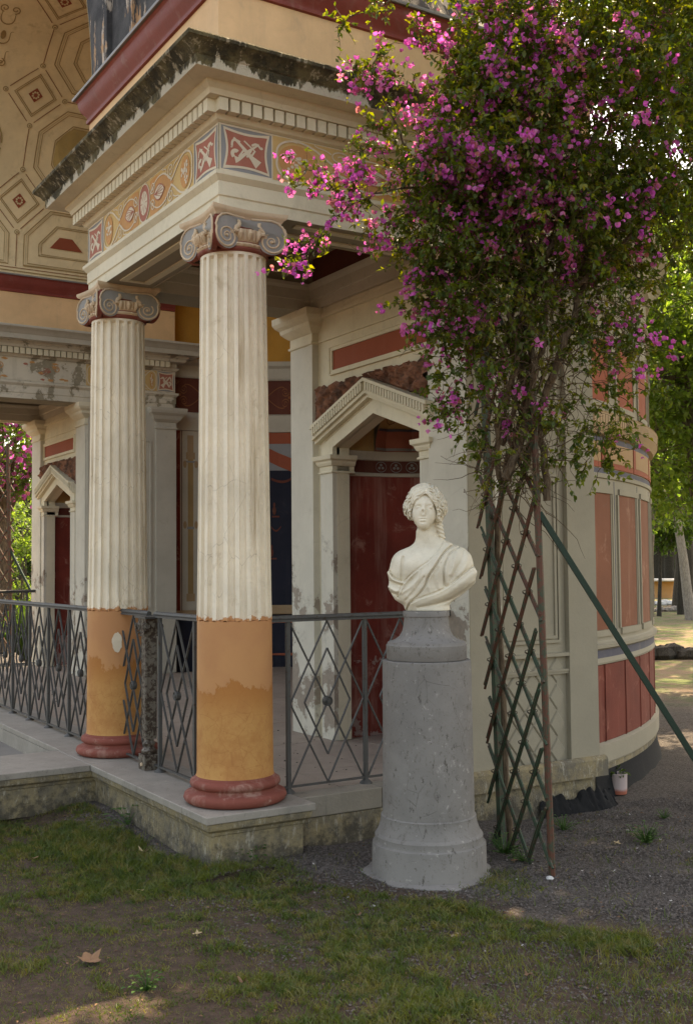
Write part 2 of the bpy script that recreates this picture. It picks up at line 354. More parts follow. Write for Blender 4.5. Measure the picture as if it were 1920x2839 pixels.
def entablature(flip):
    mb = MB(); mb.sweep(ENT+TOP, entab_path(), mi=0)
    for x0, x1 in (): pass
    o = mb.build('entablature', 'cream_peel' if flip else 'cream', pav, smooth=True, angle=25, flip=flip)
    MB().sweep(MOSS, entab_path()).build('cornice_edge', 'grey_cream' if flip else 'mossy', o, smooth=True, angle=30, flip=flip)
    # dentils, one object each
    sh = MB().box(-.0247, .0247, -.036, .034, 0, DEN1-DEN0+.001).build('dentil', 'cream', o, bevel=0)
    pos = []
    n = int(2.17/.0633)
    for i in range(n): pos.append((-.195, -.195+.034+.0633*i, -PI/2))           # front row
    for i in range(37): pos.append((-.195+.034+.0633*i, -.195, 0))              # garden side row
    for i in range(40): pos.append((-.195+.034+.0633*i, 1.915, PI))             # hall side row
    first = True
    for x, y, rz in pos:
        if rz == PI and not flip and x > .3: continue
        if flip and rz != PI and x > -.1: continue
        d = sh if first else sh.copy()
        if not first: link(d)
        first = False; d.parent = o
        d.rotation_euler = (0, 0, rz if not flip else PI-rz)
        d.location = (x, y if not flip else flip-y, DEN0)
    # core of the beams above the columns and the inner faces
    core = MB()
    z0, z1 = 3.27, 3.72
    core.box(-.149, .15, -.149, 1.869, 3.268, z1)                               # front beam
    core.box(.15, 2.3, -.149, .15, 3.268, z1)                                   # side beam
    core.box(.15, 2.42, 1.57, 1.869, 3.268, z1)
    core.build('beam', 'cream_shaded', pav, flip=flip)
    sof = MB()
    for (a, b, c, d) in ((-.10, .10, .32, 1.42), ):                             # raised soffit frame strips
        sof.box(a, a+.045, c, d, 3.258, 3.267); sof.box(b-.045, b, c, d, 3.258, 3.267)
        sof.box(a+.045, b-.045, c, c+.03, 3.258, 3.267); sof.box(a+.045, b-.045, d-.03, d, 3.258, 3.267)
    sof.box(.32, 1.30, -.10, -.055, 3.258, 3.267); sof.box(.32, 1.30, .055, .10, 3.258, 3.267)
    sof.build('soffit_moulding', 'cream', pav, flip=flip)
    # inner fascias round the porch bay
    inn = MB()
    prof = [(.003, 3.262), (.003, 3.335), (.014, 3.34), (.014, 3.41), (.03, 3.43), (.035, 3.452), (.003, 3.453)]
    inn.sweep(prof, [(1.37, 1.57), (1.37, .15), (.15, .15), (.15, 1.57)], closed=True)
    inn.build('inner_cornice', 'grey_cream', pav, smooth=True, angle=25, flip=flip)
    cei = MB(); a = .115                                                        # red coffer above, cream frame at its top
    x0, x1, y0, y1 = .15-.02, 1.39, .13, 1.59
    for q in ((x0-.02, x0, y0, y1), (x1, x1+.02, y0, y1), (x0, x1, y0-.02, y0), (x0, x1, y1, y1+.02)): cei.box(*q, 3.455, 3.66)
    cei.build('coffer_side', 'brown_red', pav, flip=flip)
    MB().box(x0-.02, x1+.02, y0-.02, y1+.02, 3.66, 3.70).sweep([(0, 3.66), (0, 3.64), (.03, 3.63), (.05, 3.659)], [(x0, y0), (x0, y1), (x1, y1), (x1, y0)], closed=True).build('porch_ceiling', 'cream_shaded', pav, flip=flip)
    return o
ent_near = entablature(None); ent_far = entablature(MIR)
tag(ent_near, 'cream entablature with dentils under a black mossy cornice'); tag(ent_far, 'peeling cream entablature across the hall')

# ---- painted frieze
def trophy_panel(mb, mp, s0, s1, t0=.008, t1=.242):
    w_ = s1-s0; h = t1-t0; cx = (s0+s1)/2; cy = (t0+t1)/2
    mb.poly([(s0, t0), (s1, t0), (s1, t1), (s0, t1)], mp, .002, 1)
    def star(k, n=7):
        c = [(s0+w_*(.5-k/2), t0+h*(.5-k/2)), (s1-w_*(.5-k/2), t0+h*(.5-k/2)), (s1-w_*(.5-k/2), t1-h*(.5-k/2)), (s0+w_*(.5-k/2), t1-h*(.5-k/2))]; out = []
        for i in range(4):
            a, b = c[i], c[(i+1) % 4]
            for j in range(n):
                t = j/n; bow = 4*t*(1-t)*.085
                x = a[0]+(b[0]-a[0])*t; y = a[1]+(b[1]-a[1])*t
                out.append((x+(cx-x)*bow*1.6, y+(cy-y)*bow*1.6))
        return out
    mb.poly(star(.86), mp, .003, 2)
    mb.ribbon(star(.86), .012, mp, .004, 0, True)
    mb.ribbon([(s0, t0), (s1, t0), (s1, t1), (s0, t1)], .008, mp, .004, 0, True)
    f = lambda a, b: (cx+a*w_*.5, cy+b*h*.5)
    mb.ribbon([f(-.5, .5), f(-.2, .2), f(.2, -.25), f(.46, -.52)], [.012, .016, .024, .05], mp, .0045, 0)      # trumpet
    mb.ribbon([f(.48, .42), f(.1, .05), f(-.3, -.4), f(-.45, -.45)], [.008, .014, .02, .04], mp, .0046, 0)
    for i in range(4): mb.ribbon([f(-.3+i*.15, -.3+i*.02), f(-.12+i*.15, .02+i*.03)], .010, mp, .0047, 0)
    mb.ribbon(bez(f(-.25, .35), f(-.7, .6), f(-.5, 0), f(-.6, .1)), .012, mp, .0046, 0)
    mb.ribbon(bez(f(.2, .3), f(.5, .6), f(.5, .1), f(.62, .3)), .012, mp, .0046, 0)
    mb.ribbon(bez(f(-.5, -.35), f(-.65, -.1), f(-.4, 0), f(-.35, -.1)), .02, mp, .0046, 0)
    mb.ribbon([f(-.1, .45), f(.3, .1)], .008, mp, .0048, 0)
def scroll_band(mb, mp, s0, s1, t0=.008, t1=.242):
    """ochre band: cream scrolls both sides of a red roundel"""
    mb.poly([(s0, t0), (s1, t0), (s1, t1), (s0, t1)], mp, .002, 3)
    c = (s0+s1)/2; y = (t0+t1)/2; k = (s1-s0)/1.42; f = lambda sg, a, b: (c+sg*a*k, y+b)
    mb.poly(circ(c, y, .085*k, .108, 30), mp, .0052, 2)
    mb.poly(circ(c, y, .055*k, .07, 24), mp, .006, 0)
    for i in range(8):
        a = R_(i*45); mb.ribbon([(c+.018*math.cos(a), y+.02*math.sin(a)), (c+.05*k*math.cos(a), y+.064*math.sin(a))], [.002, .006], mp, .0065, 2)
    mb.ribbon(circ(c, y, .088*k, .111, 30), .008, mp, .0055, 0, True)
    for sg in (-1, 1):
        g = lambda a, b: f(sg, a, b)
        mb.poly(bez(g(.09, -.10), g(.25, -.13), g(.35, -.06), g(.44, 0))+bez(g(.44, 0), g(.35, .06), g(.25, .13), g(.09, .10)), mp, .003, 4)
        for u in (-1, 1):
            sp = spiral(0, 0, .038, .006, 180, 1.6*u, 24)
            mb.ribbon([g(.135+a*k, u*.052+b) for a, b in sp], .007, mp, .0055, 0)
            mb.ribbon(bez(g(.10, u*.02), g(.2, u*.125), g(.32, u*.10), g(.42, u*.01)), .008, mp, .005, 0)
            mb.ribbon(bez(g(.40, u*.012), g(.47, u*.03), g(.5, u*.10), g(.60, u*.11))+bez(g(.60, u*.11), g(.70, u*.10), g(.70, u*.03), g(.69, 0)), .011, mp, .0053, 0)
            sp = spiral(0, 0, .044, .006, -90*u, -1.7*u, 26)
            mb.ribbon([g(.40+a*k, u*.068+b) for a, b in sp], .007, mp, .0056, 0)
            mb.ribbon(bez(g(.40, u*.024), g(.36, u*.03), g(.34, u*.09), g(.28, u*.085)), .007, mp, .0056, 0)
            mb.ribbon(bez(g(.33, u*.06), g(.36, u*.12), g(.30, u*.09), g(.27, u*.115)), .006, mp, .0056, 0)
            mb.ribbon(bez(g(.44, u*.08), g(.48, u*.11), g(.5, u*.09), g(.52, u*.112)), .007, mp, .0056, 0)
        # palmette: red outlined leaf with ribs
        leaf = bez(g(.155, 0), g(.20, -.06), g(.26, -.055), g(.31, 0), 10)+bez(g(.31, 0), g(.26, .055), g(.20, .06), g(.155, 0), 10)
        mb.poly(leaf, mp, .005, 0); mb.ribbon(leaf, .006, mp, .0058, 2)
        for b in (-.034, -.018, 0, .018, .034): mb.ribbon([g(.165, 0), g(.29-abs(b)*.8, b)], .0035, mp, .0062, 2)
        # oval with a posy
        mb.poly([g(.6+a, b) for a, b in circ(0, 0, .066*k, .088)], mp, .0045, 4)
        for _ in range(26):
            a = random.uniform(0, 2*PI); r = random.uniform(0, 1)**.6
            x, z = .6+.045*k*r*math.cos(a), .068*r*math.sin(a)
            mb.poly([g(x+p, z+q) for p, q in circ(0, 0, random.uniform(.006, .012), random.uniform(.006, .011), 7)], mp, .0052+random.random()*.0008, 0)
FM = ['fr_cream', 'fr_grey', 'fr_red', 'fr_ochre', 'fr_orange']
Z0 = 3.457
front = lambda s, t, o: (-.151-o, 1.87-s, Z0+t)
side = lambda s, t, o: (-.15+s, -.151-o, Z0+t)
hall_far = lambda s, t, o: (2.43-s, MIR-1.871-o, Z0+t)
for mp, L, en in ((front, 2.02, ent_near), (side, 2.5, ent_near)):
    a = MB(); trophy_panel(a, mp, .005, .30); a.build('trophy_panel', FM, en)
    a = MB(); trophy_panel(a, mp, L-.30 if mp is front else 2.17, L-.005 if mp is front else 2.46); a.build('trophy_panel', FM, en)
    a = MB(); scroll_band(a, mp, .305, L-.305 if mp is front else 2.165); a.build('scroll_frieze', FM, en)
a = MB(); trophy_panel(a, hall_far, .01, .22); a.build('swan_panel', FM, ent_far)
a = MB(); scroll_band(a, hall_far, .225, 1.05); a.build('scroll_frieze', FM, ent_far)
# what is left of the painting on the far frieze: a few flaked motifs
a = MB()
a.poly([(1.05, .008), (2.58, .008), (2.58, .242), (1.05, .242)], hall_far, .002, 0)
for cx_ in (1.5, 2.1, 2.5):
    a.ribbon([(cx_-.06+i*.012, .12+.035*math.sin(i*.6)) for i in range(11)], .006, hall_far, .004, 2)
    for b in (-.04, -.02, 0, .02, .04): a.ribbon([(cx_-.06, .12), (cx_+.05-abs(b), .12+b)], .005, hall_far, .0044, 2)
    for i in range(9):
        x = cx_+random.uniform(-.25, .25); z = random.choice((random.uniform(.18, .23), random.uniform(.02, .05), random.uniform(.1, .2)))
        n = random.randint(6, 10); a.poly([(x+random.uniform(.5, 1.3)*random.uniform(.02, .05)*math.cos(2*PI*i_/n), z+random.uniform(.4, 1)*.018*math.sin(2*PI*i_/n)) for i_ in range(n)], hall_far, .003, random.choice((2, 4, 4)))
    a.ribbon([(cx_-.12+x, .15+z) for x, z in spiral(0, 0, .04, .008, 0, 1.5)], .01, hall_far, .004, 4)
a.build('flaked_frieze', ['cream_peel', 'fr_grey', 'fr_red', 'fr_ochre', 'fr_orange'], ent_far)

# ---- columns
def column(loc, label):
    cx_, cy_ = loc; zt = .27
    c = thing('column', None, None, (cx_, cy_, zt)); c['label'] = label; c.parent = pav
    # base
    pr = [(.0, zt), (.235, zt), (.252, zt+.010), (.262, zt+.028), (.256, zt+.047), (.238, zt+.056), (.222, zt+.058), (.214, zt+.066), (.212, zt+.074), (.217, zt+.080),
          (.226, zt+.086), (.230, zt+.098), (.226, zt+.112), (.214, zt+.119), (.205, zt+.121), (.203, zt+.130), (.196, zt+.134), (.194, zt+.136), (.18, zt+.136)]
    MB().lathe(pr, loc, 64).build('base', 'ring_red', c, smooth=True, angle=50)
    rad = lambda z: .1945-(z-.40)*.0045 if z < 1.18 else .1905-.021*((z-1.18)/1.85)**.9
    pl = [(rad(z)+(.004 if z < .42 else 0), z) for z in (.404, .42, .6, .8, 1.0, 1.17, 1.182)]; pl.append((.172, 1.186))
    MB().lathe(pl, loc, 72).build('lower_shaft', 'ochre_shaft', c, smooth=True)
    # fluted shaft: 20 flutes with flat fillets
    NF = 20; PH = [(0, 0), (.012, .010), (.05, .016), (.13, .0205), (.25, .022), (.37, .022), (.49, .0205), (.57, .016), (.608, .010), (.62, 0), (.75, -.0006), (.87, -.0006)]; m = len(PH); V = []; F = []; zs = [1.183, 1.19, 1.30, 1.7, 2.1, 2.5, 2.8, 3.0, 3.030, 3.042, 3.046, 3.062]; zz = []
    N = NF*m
    for z in zs:
        R0 = rad(z)
        for i in range(N):
            ph, inn_ = PH[i % m]; a = 2*PI*(i//m+ph)/NF
            if z > 3.031: inn_ *= max(0, (3.042-z)/.011)*0
            jag = 0
            r = R0-inn_+(.0025 if z < 1.3 else .001)
            if z < 1.186: z_ = z+random.uniform(-.004, .007)
            else: z_ = z
            V.append((cx_+r*math.cos(a), cy_+r*math.sin(a), z_))
    for k in range(len(zs)-1):
        for i in range(N): F.append((k*N+i, k*N+(i+1) % N, (k+1)*N+(i+1) % N, (k+1)*N+i))
    F.append(tuple(range(N-1, -1, -1)))
    MB().add(V, F).build('fluted_shaft', 'fluted', c, smooth=True, angle=24)
    # capital ------------------------------------------------------
    k = MB()
    k.lathe([(.170, 3.056), (.180, 3.06), (.186, 3.068), (.186, 3.074), (.180, 3.080)], loc, 56, mi=2, cap=False)
    k.lathe([(.180, 3.080), (.187, 3.085), (.189, 3.092), (.184, 3.100), (.176, 3.102)], loc, 56, mi=0, cap=False)
    k.lathe([(.176, 3.102), (.176, 3.107)], loc, 56, mi=2, cap=False)
    k.lathe([(.176, 3.107), (.186, 3.125), (.196, 3.150), (.198, 3.165), (.17, 3.172)], loc, 56, mi=0, cap=False)
    k.lathe([(.165, 3.160), (.160, 3.235)], loc, 40, mi=1, cap=False)
    for i in range(24):                                    # eggs
        a = 2*PI*i/24; er = .192
        pts = [(cx_+(er+o_)*math.cos(a), cy_+(er+o_)*math.sin(a), z) for o_, z in ((-.008, 3.112), (0, 3.125), (.008, 3.145), (.008, 3.163))]
        k.tube(pts, [.004, .011, .014, .008], 8, 0)
        a += PI/24
        k.tube([(cx_+er*math.cos(a), cy_+er*math.sin(a), 3.112), (cx_+(er+.006)*math.cos(a), cy_+(er+.006)*math.sin(a), 3.163)], [.003, .005], 5, 0)
    for i in range(40):                                    # bead and reel
        a = 2*PI*i/40; k.tube([(cx_+.188*math.cos(a-.03), cy_+.188*math.sin(a-.03), 3.092), (cx_+.188*math.cos(a+.03), cy_+.188*math.sin(a+.03), 3.092)], .006 if i % 2 else .004, 6, 0)
    # four faces, each a bowed plate ending in two volutes
    W = .166; EY = 3.120
    for q in range(4):
        ca, sa = [(0, -1), (1, 0), (0, 1), (-1, 0)][q]         # outward normal (ca, sa)
        tx, ty = -sa, ca
        def mp(s, z, o_, ca=ca, sa=sa, tx=tx, ty=ty):
            d = .168+.042*(abs(s)/.2)**1.6+o_
            return (cx_+tx*s+ca*d, cy_+ty*s+sa*d, z)
        # outline (grey plate)
        out = []
        for sg in (-1, 1):
            vol = spiral(sg*.128, EY, .060, .060, 0, 0, 1)
        arcR = [(.128+.070*math.cos(R_(a)), EY-.004+.066*math.sin(R_(a))) for a in range(60, -181, -12)]
        right = [(.0, 3.222), (.06, 3.224), (.12, 3.226), (.155, 3.216), (.180, 3.195), (.196, 3.160)]+[(.128+.070*math.cos(R_(a)), EY-.002+.064*math.sin(R_(a))) for a in range(20, -200, -14)]+[(.072, 3.16), (.04, 3.168)]
        left = [(-x, z) for x, z in right][::-1]
        poly = right+left[:-1] if left[-1] == right[0] or True else right
        n_ = len(poly)
        k.poly(poly, mp, .0, 1)
        bk = [mp(a, b, -.03) for a, b in poly]; fr = [mp(a, b, 0) for a, b in poly]
        k.add(fr+bk, [(i, i+n_, (i+1) % n_+n_, (i+1) % n_) for i in range(n_)], 2)
        for sg in (-1, 1):
            rim = [(sg*x, z) for x, z in [(.02, 3.226), (.08, 3.228), (.125, 3.230), (.158, 3.220), (.183, 3.198), (.197, 3.163)]]
            sp = []
            for i in range(46):
                t = i/45; a = R_(25)-t*2*PI*2.15; r = .070*(1-t)**1.0+.010*t
                r = .070-(.070-.012)*t**.8
                sp.append((sg*(.128+r*math.cos(a)), EY+r*.95*math.sin(a)))
            k.tube([mp(a, b, .002) for a, b in rim+sp], [.0055]*(len(rim))+[.0055-.002*i/45 for i in range(46)], 6, 0)
            k.tube([mp(sg*.128, EY, -.002), mp(sg*.128, EY, .012)], [.011, .006], 8, 0)
            # acanthus curl climbing out of the volute
            cu = [(sg*.085, 3.150), (sg*.075, 3.168), (sg*.062, 3.176), (sg*.055, 3.190), (sg*.058, 3.203), (sg*.066, 3.206)]
            k.tube([mp(a, b, .012) for a, b in cu], [.006, .012, .013, .012, .009, .005], 7, 0)
            cu = [(sg*.085, 3.152), (sg*.068, 3.150), (sg*.055, 3.145)]
            k.tube([mp(a, b, .014) for a, b in cu], [.010, .012, .004], 7, 0)
        k.tube([mp(s, 3.176, .004) for s in np.linspace(-.05, .05, 7)], .004, 6, 2)
    for sx in (-1, 1):                                     # red fillet between neighbouring volutes, on the diagonals
        for sy in (-1, 1):
            dg = lambda d, z: (cx_+sx*d, cy_+sy*d, z)
            k.tube([dg(.160, 3.225), dg(.166, 3.20), dg(.170, 3.16), dg(.166, 3.11), dg(.150, 3.07)], [.022, .022, .020, .018, .012], 8, 2)
    # abacus with hollow sides
    def ab(r, z): 
        out = []
        for q in range(4):
            c0 = R_(45+90*q)
            a0 = (r*math.cos(c0)*1.414, r*math.sin(c0)*1.414); c1 = R_(135+90*q); a1 = (r*math.cos(c1)*1.414, r*math.sin(c1)*1.414)
            for j in range(12):
                t = j/12; h = 4*t*(1-t)*.16
                x = a0[0]+(a1[0]-a0[0])*t; y = a0[1]+(a1[1]-a0[1])*t
                out.append((cx_+x*(1-h*.9*(1 if abs(x) > abs(y) else .0)), cy_+y*(1-h*.9*(1 if abs(y) >= abs(x) else .0)), z))
        return out
    lv = [ab(.186, 3.222), ab(.190, 3.229), ab(.195, 3.238), ab(.207, 3.246), ab(.212, 3.256), ab(.212, 3.270)]; V = sum(lv, []); n_ = 48
    F = [(i*n_+j, i*n_+(j+1) % n_, (i+1)*n_+(j+1) % n_, (i+1)*n_+j) for i in range(5) for j in range(n_)]
    k.add(V, F+[tuple(range(n_-1, -1, -1)), tuple(5*n_+j for j in range(n_))], 0)
    k.build('capital', ['cap_cream', 'cap_grey', 'ring_red'], c, smooth=True, angle=40)
    return c
col1 = column((0, 0), 'fluted Ionic column with ochre foot at the front corner of the porch')
def copy_tree(o, parent=None, depth=0):
    c = o.copy(); link(c)
    if parent is not None: c.parent = parent; c.matrix_parent_inverse = o.matrix_parent_inverse.copy()
    for ch in list(o.children): copy_tree(ch, c)
    return c
for y, lb in ((Y2, 'fluted Ionic column with a white plaster patch on its ochre foot'), (MIR-Y2, 'far fluted Ionic column across the hall'), (MIR, 'farthest fluted Ionic column')):
    c = copy_tree(col1, pav); c.location = (0, y, .27); c['label'] = lb
# white patch on the second column
patch = MB()
mpc = lambda s, t, o: (0+(.1935+o)*math.cos(s), Y2+(.1935+o)*math.sin(s), t)
pts = [(R_(249)+.17*math.cos(a)*random.uniform(.85, 1.1), .99+.062*math.sin(a)*random.uniform(.9, 1.1)) for a in [2*PI*i/22 for i in range(22)]]
patch.poly(pts, mpc, .0035); patch.build('plaster_patch', 'fr_cream', pav)

# ---- porch back wall with the pointed niche (built near, mirrored far)
WX = 1.42                                     # wall plane; pilasters at 1.37
def wall_cap(mb, x0, y0, y1, zt, h=.24, out=.10, side_l=True, side_r=True):
    """pilaster capital swept round three sides"""
    prof = [(.0, zt-h), (.012, zt-h+.004), (.014, zt-h+.018), (.002, zt-h+.024), (.002, zt-h+.08), (.012, zt-h+.085), (.03, zt-h+.10), (.055, zt-h+.125), (.060, zt-h+.15), (.085, zt-h+.17), (.10, zt-h+.195), (.102, zt), (0, zt)]
    prof = [(o_*out/.10, z) for o_, z in prof]
    path = []
    path.append((x0+.4, y1)); path.append((x0, y1)); path.append((x0, y0)); path.append((x0+.4, y0))
    if not side_l: path = path[1:]
    mb.sweep(prof, path, caps=False)
def porch_wall(flip):
    w_ = MB()                                # the wall with its pointed opening
    Y0, Y1, YA, ZS, ZA = .29, 1.31, .80, 2.272, 2.445
    def face(x):
        return [(x, -.13, .27), (x, Y0, .27), (x, Y0, ZS), (x, YA, ZA), (x, Y1, ZS), (x, Y1, .27), (x, 1.80, .27), (x, 1.80, 3.30), (x, YA, 3.30), (x, -.13, 3.30)]
    A = face(WX); w_.add(A, [(0, 1, 2, 9), (2, 3, 8, 9), (3, 4, 7, 8), (4, 5, 6, 7)])
    B = face(WX+.10)[1:6]; o_ = len(w_.v); w_.v += A[1:6]+B
    for i in range(4): w_.f.append((o_+i+5, o_+i+6, o_+i+1, o_+i)); w_.m.append(0)
    root = w_.build('porch_wall', 'cream', pav, flip=flip)
    if not flip: tag(root, 'porch back wall with pointed niche')
    # body of the block behind
    bd = MB(); bd.box(WX+.002, 2.42, 1.40, 1.86, .0, 3.7); bd.box(2.35, 2.43, -.10, 1.869, 0, 3.7); bd.box(WX+.3, 2.4, -.1, 1.4, 2.75, 3.7)
    bd.build('wall_core', 'grey_cream', pav, flip=flip)
    # pilasters
    for y0, y1 in ((1.554, 1.868), (-.187, .174)):
        p = MB().box(1.37, 1.61, y0, y1, .27, 3.27).build('pilaster', 'cream_low', root, flip=flip)
        p = MB(); wall_cap(p, 1.37, y0, y1, 3.268); p.build('pilaster_capital', 'cream', root, flip=flip)
    # small jamb pilasters and imposts
    prof = [(0, 2.095), (.012, 2.098), (.012, 2.108), (.002, 2.112), (.002, 2.145), (.012, 2.148), (.022, 2.165), (.025, 2.178), (.042, 2.19), (.045, 2.218), (0, 2.219)]
    for y0, y1 in ((1.312, 1.475), (.175, .288)):
        MB().box(1.385, 1.52, y0, y1, .27, 2.215).build('jamb', 'cream_low', root, flip=flip)
        MB().sweep(prof, [(1.56, y1), (1.385, y1), (1.385, y0), (1.56, y0)], caps=False).build('impost', 'cream', root, flip=flip)
    # gable: raking cornice with slots, smooth band below
    SL = .235/.665
    g = MB()
    def rake(sg, d, t0, t1, x0, x1):
        """band between offsets t0..t1 below the top line on one slope"""
        e = .685
        return [(YA, 2.672-t0), (YA+sg*e, 2.672-SL*e-t0), (YA+sg*e, 2.672-SL*e-t1), (YA, 2.672-t1)]
    for sg in (-1, 1):
        for t0, t1, x0 in ((0, .022, 1.305), (.022, .078, 1.335), (.078, .10, 1.32), (.10, .125, 1.345)):
            P = rake(sg, 0, t0, t1, 0, 0); 
            if sg < 0: P = P[::-1]
            g.prism(P, 'x', x0, WX)
        # flat band under, bounded by the opening
        e0 = .51; P = [(YA, 2.672-.125), (YA+sg*.66, 2.672-SL*.66-.125), (YA+sg*.66, 2.22), (YA+sg*e0, 2.22), (YA+sg*e0, ZS), (YA, ZA)]
        if sg < 0: P = P[::-1]
        g.prism(P, 'x', 1.385, WX+.02)
        g.prism([(YA, 2.672-.135), (YA+sg*.60, 2.672-SL*.6-.135), (YA+sg*.60, 2.672-SL*.6-.139), (YA, 2.672-.139)][::sg], 'x', 1.380, 1.39)
    g.build('gable', 'cream', root, flip=flip)
    # gable dentils
    n = 22 if not flip else 20
    d = None
    for sg in (-1, 1):
        for i in range(n):
            s_ = .014+(i+.5)*(.655/n)
            if d is None:
                d = MB().box(-.028, .0, -.0085, .0085, -.026, .026).build('gable_dentil', 'cream', root, flip=None); q = d
            else: q = d.copy(); link(q); q.parent = root
            y = YA+sg*s_; q.location = (1.333, y if not flip else flip-y, 2.672-SL*s_-.05)
    # tufa rock fields above the gable
    for sg in (-1, 1):
        T = MB(); nx, nz = 46, 26; V = []; F = []
        for a in range(nx+1):
            for b in range(nz+1):
                u = a/nx; vv = b/nz; e = .76 if sg > 0 else .62
                y = YA+sg*u*e; zl = 2.668-SL*min(u*e, .69) - (.0 if u*e < .69 else (u*e-.69)*1.2); zt = 2.715+.008*math.sin(u*23)+.006*math.sin(u*61+1)
                if sg > 0 and u > .93: zl = 2.36-.0*(u)
                z = zl+(zt-zl)*vv
                h = .045+.022*math.sin(y*41+z*17)*math.cos(z*47-y*13)+random.uniform(-.006, .006)+.012*math.sin(y*97)*math.sin(z*89)
                edge = min(vv, 1-vv, (1-u) if sg > 0 else 1)*6
                h *= min(1, .25+edge)
                V.append((WX-.01-h, y+random.uniform(-.004, .004), z))
        for a in range(nx):
            for b in range(nz):
                k = a*(nz+1)+b; f = (k, k+1, k+nz+2, k+nz+1); F.append(f if sg > 0 else f[::-1])
        T.add(V, F); T.build('rustic_rock', 'tufa', root, smooth=True, flip=flip, angle=60)
    # long red panel with its frame
    r = MB(); r.box(WX-.002, WX+.01, .211, 1.345, 2.812, 2.948).build('red_panel', 'panel_red', root, flip=flip)
    fr = MB()
    for a, b, c_, d_ in ((.185, .211, 2.786, 2.974), (1.345, 1.371, 2.786, 2.974), (.211, 1.345, 2.786, 2.812), (.211, 1.345, 2.948, 2.974)):
        fr.box(WX-.014, WX+.01, a, b, c_, d_); 
    for a, b, c_, d_ in ((.180, .187, 2.78, 2.98), (1.369, 1.376, 2.78, 2.98), (.187, 1.369, 2.78, 2.788), (.187, 1.369, 2.972, 2.98)): fr.box(WX-.02, WX, a, b, c_, d_)
    fr.box(WX-.012, WX+.01, .174, 1.554, 3.036, 3.05).box(WX-.02, WX+.01, .174, 1.554, 3.225, 3.28).box(WX-.03, WX+.01, .174, 1.554, 3.20, 3.225)
    fr.build('panel_frame', 'cream', root, flip=flip)
    # niche interior
    ni = MB(); path = [(1.5, .24), (1.75, .24)]+[(1.75+.56*math.sin(R_(a)), .80-.56*math.cos(R_(a))) for a in range(10, 180, 10)]+[(1.75, 1.36), (1.5, 1.36)]
    prof = [(0, .27), (0, 2.084), (.012, 2.088), (.012, 2.10), (.002, 2.112), (.002, 2.198), (.015, 2.203), (.018, 2.235), (.028, 2.25), (.03, 2.262), (-.01, 2.264)]
    ni.sweep(prof, path[::-1], mis=[0, 1, 1, 1, 2, 1, 1, 1, 1, 1], caps=False)
    # umbrella half dome
    NR = 9; rings = 8; V = []; F = []; n_ = NR*6
    for k in range(rings+1):
        ph = k/rings*PI/2
        for i in range(n_+1):
            a = -PI/2+PI*i/n_; sc = abs(math.sin(a*NR)); rr = .56*math.cos(ph)*(1-.05*sc)
            V.append((1.75+rr*math.cos(a)*1.0, .8+rr*math.sin(a), 2.264+.40*math.sin(ph)))
    for k in range(rings):
        for i in range(n_): q = k*(n_+1)+i; F.append((q+1, q, q+n_+1, q+n_+2))
    o_ = len(ni.v); ni.v += V
    for fi, f in enumerate(F): ni.f.append(tuple(o_+i for i in f)); ni.m.append(4 if fi//n_ < 2 else 3)
    ni.box(1.5, 1.76, .2, 1.4, 2.66, 2.70, 3).box(1.5, 1.76, .20, .239, 2.255, 2.68, 3).box(1.5, 1.76, 1.361, 1.40, 2.255, 2.68, 3)
    no = ni.build('niche', ['niche_red', 'grey_cream', 'brown_red', 'fr_ochre', 'fr_red'], root, smooth=True, angle=35, flip=flip)
    orn = MB()
    def nm(s, t, o_):                                   # s: angle over the rounded part
        return (1.75+(.553-o_)*math.cos(s), .8+(.553-o_)*math.sin(s), t)
    for i in range(15):
        a = -PI/2+PI*(i+.5)/15
        orn.ribbon([(a+p, 2.155+q) for p, q in circ(0, 0, .075, .036, 20)], .005, nm, .003, 1, True)
        for b in (90, 210, 330): orn.poly([(a+.028*math.cos(R_(b))+p, 2.155+.014*math.sin(R_(b))+q) for p, q in circ(0, 0, .02, .010, 8)], nm, .0035, 1)
    def dm(s, t, o_):
        ph = t*PI/2; rr = (.553*math.cos(ph)*(1-.05*abs(math.sin(s*NR))))-o_
        return (1.75+rr*math.cos(s), .8+rr*math.sin(s), 2.264+.395*math.sin(ph)-o_*.5)
    orn.ribbon([(-PI/2+PI*i/90, .25) for i in range(91)], .03, dm, .006, 2)
    orn.ribbon([(-PI/2+PI*i/90, .03) for i in range(91)], .03, dm, .006, 1)
    for i in range(9):
        a = -PI/2+PI*(i+.5)/9
        for sg in (-1, 1):
            orn.ribbon([(a+sg*x, y) for x, y in bez((0, .32), (.16, .34), (.02, .48), (.09, .5), 10)], .01, dm, .006, 0)
            orn.ribbon([(a+sg*x, y) for x, y in bez((0, .5), (.08, .52), (.01, .62), (.05, .66), 8)], .01, dm, .006, 0)
        orn.ribbon([(a, .3), (a, .72)], .008, dm, .006, 0)
    orn.build('niche_ornament', ['line_brown', 'fr_grey', 'blue_grey'], no, flip=flip)
    return root
pw = porch_wall(None); pwf = porch_wall(MIR)
tag(pwf, 'far porch wall with small pointed niche')

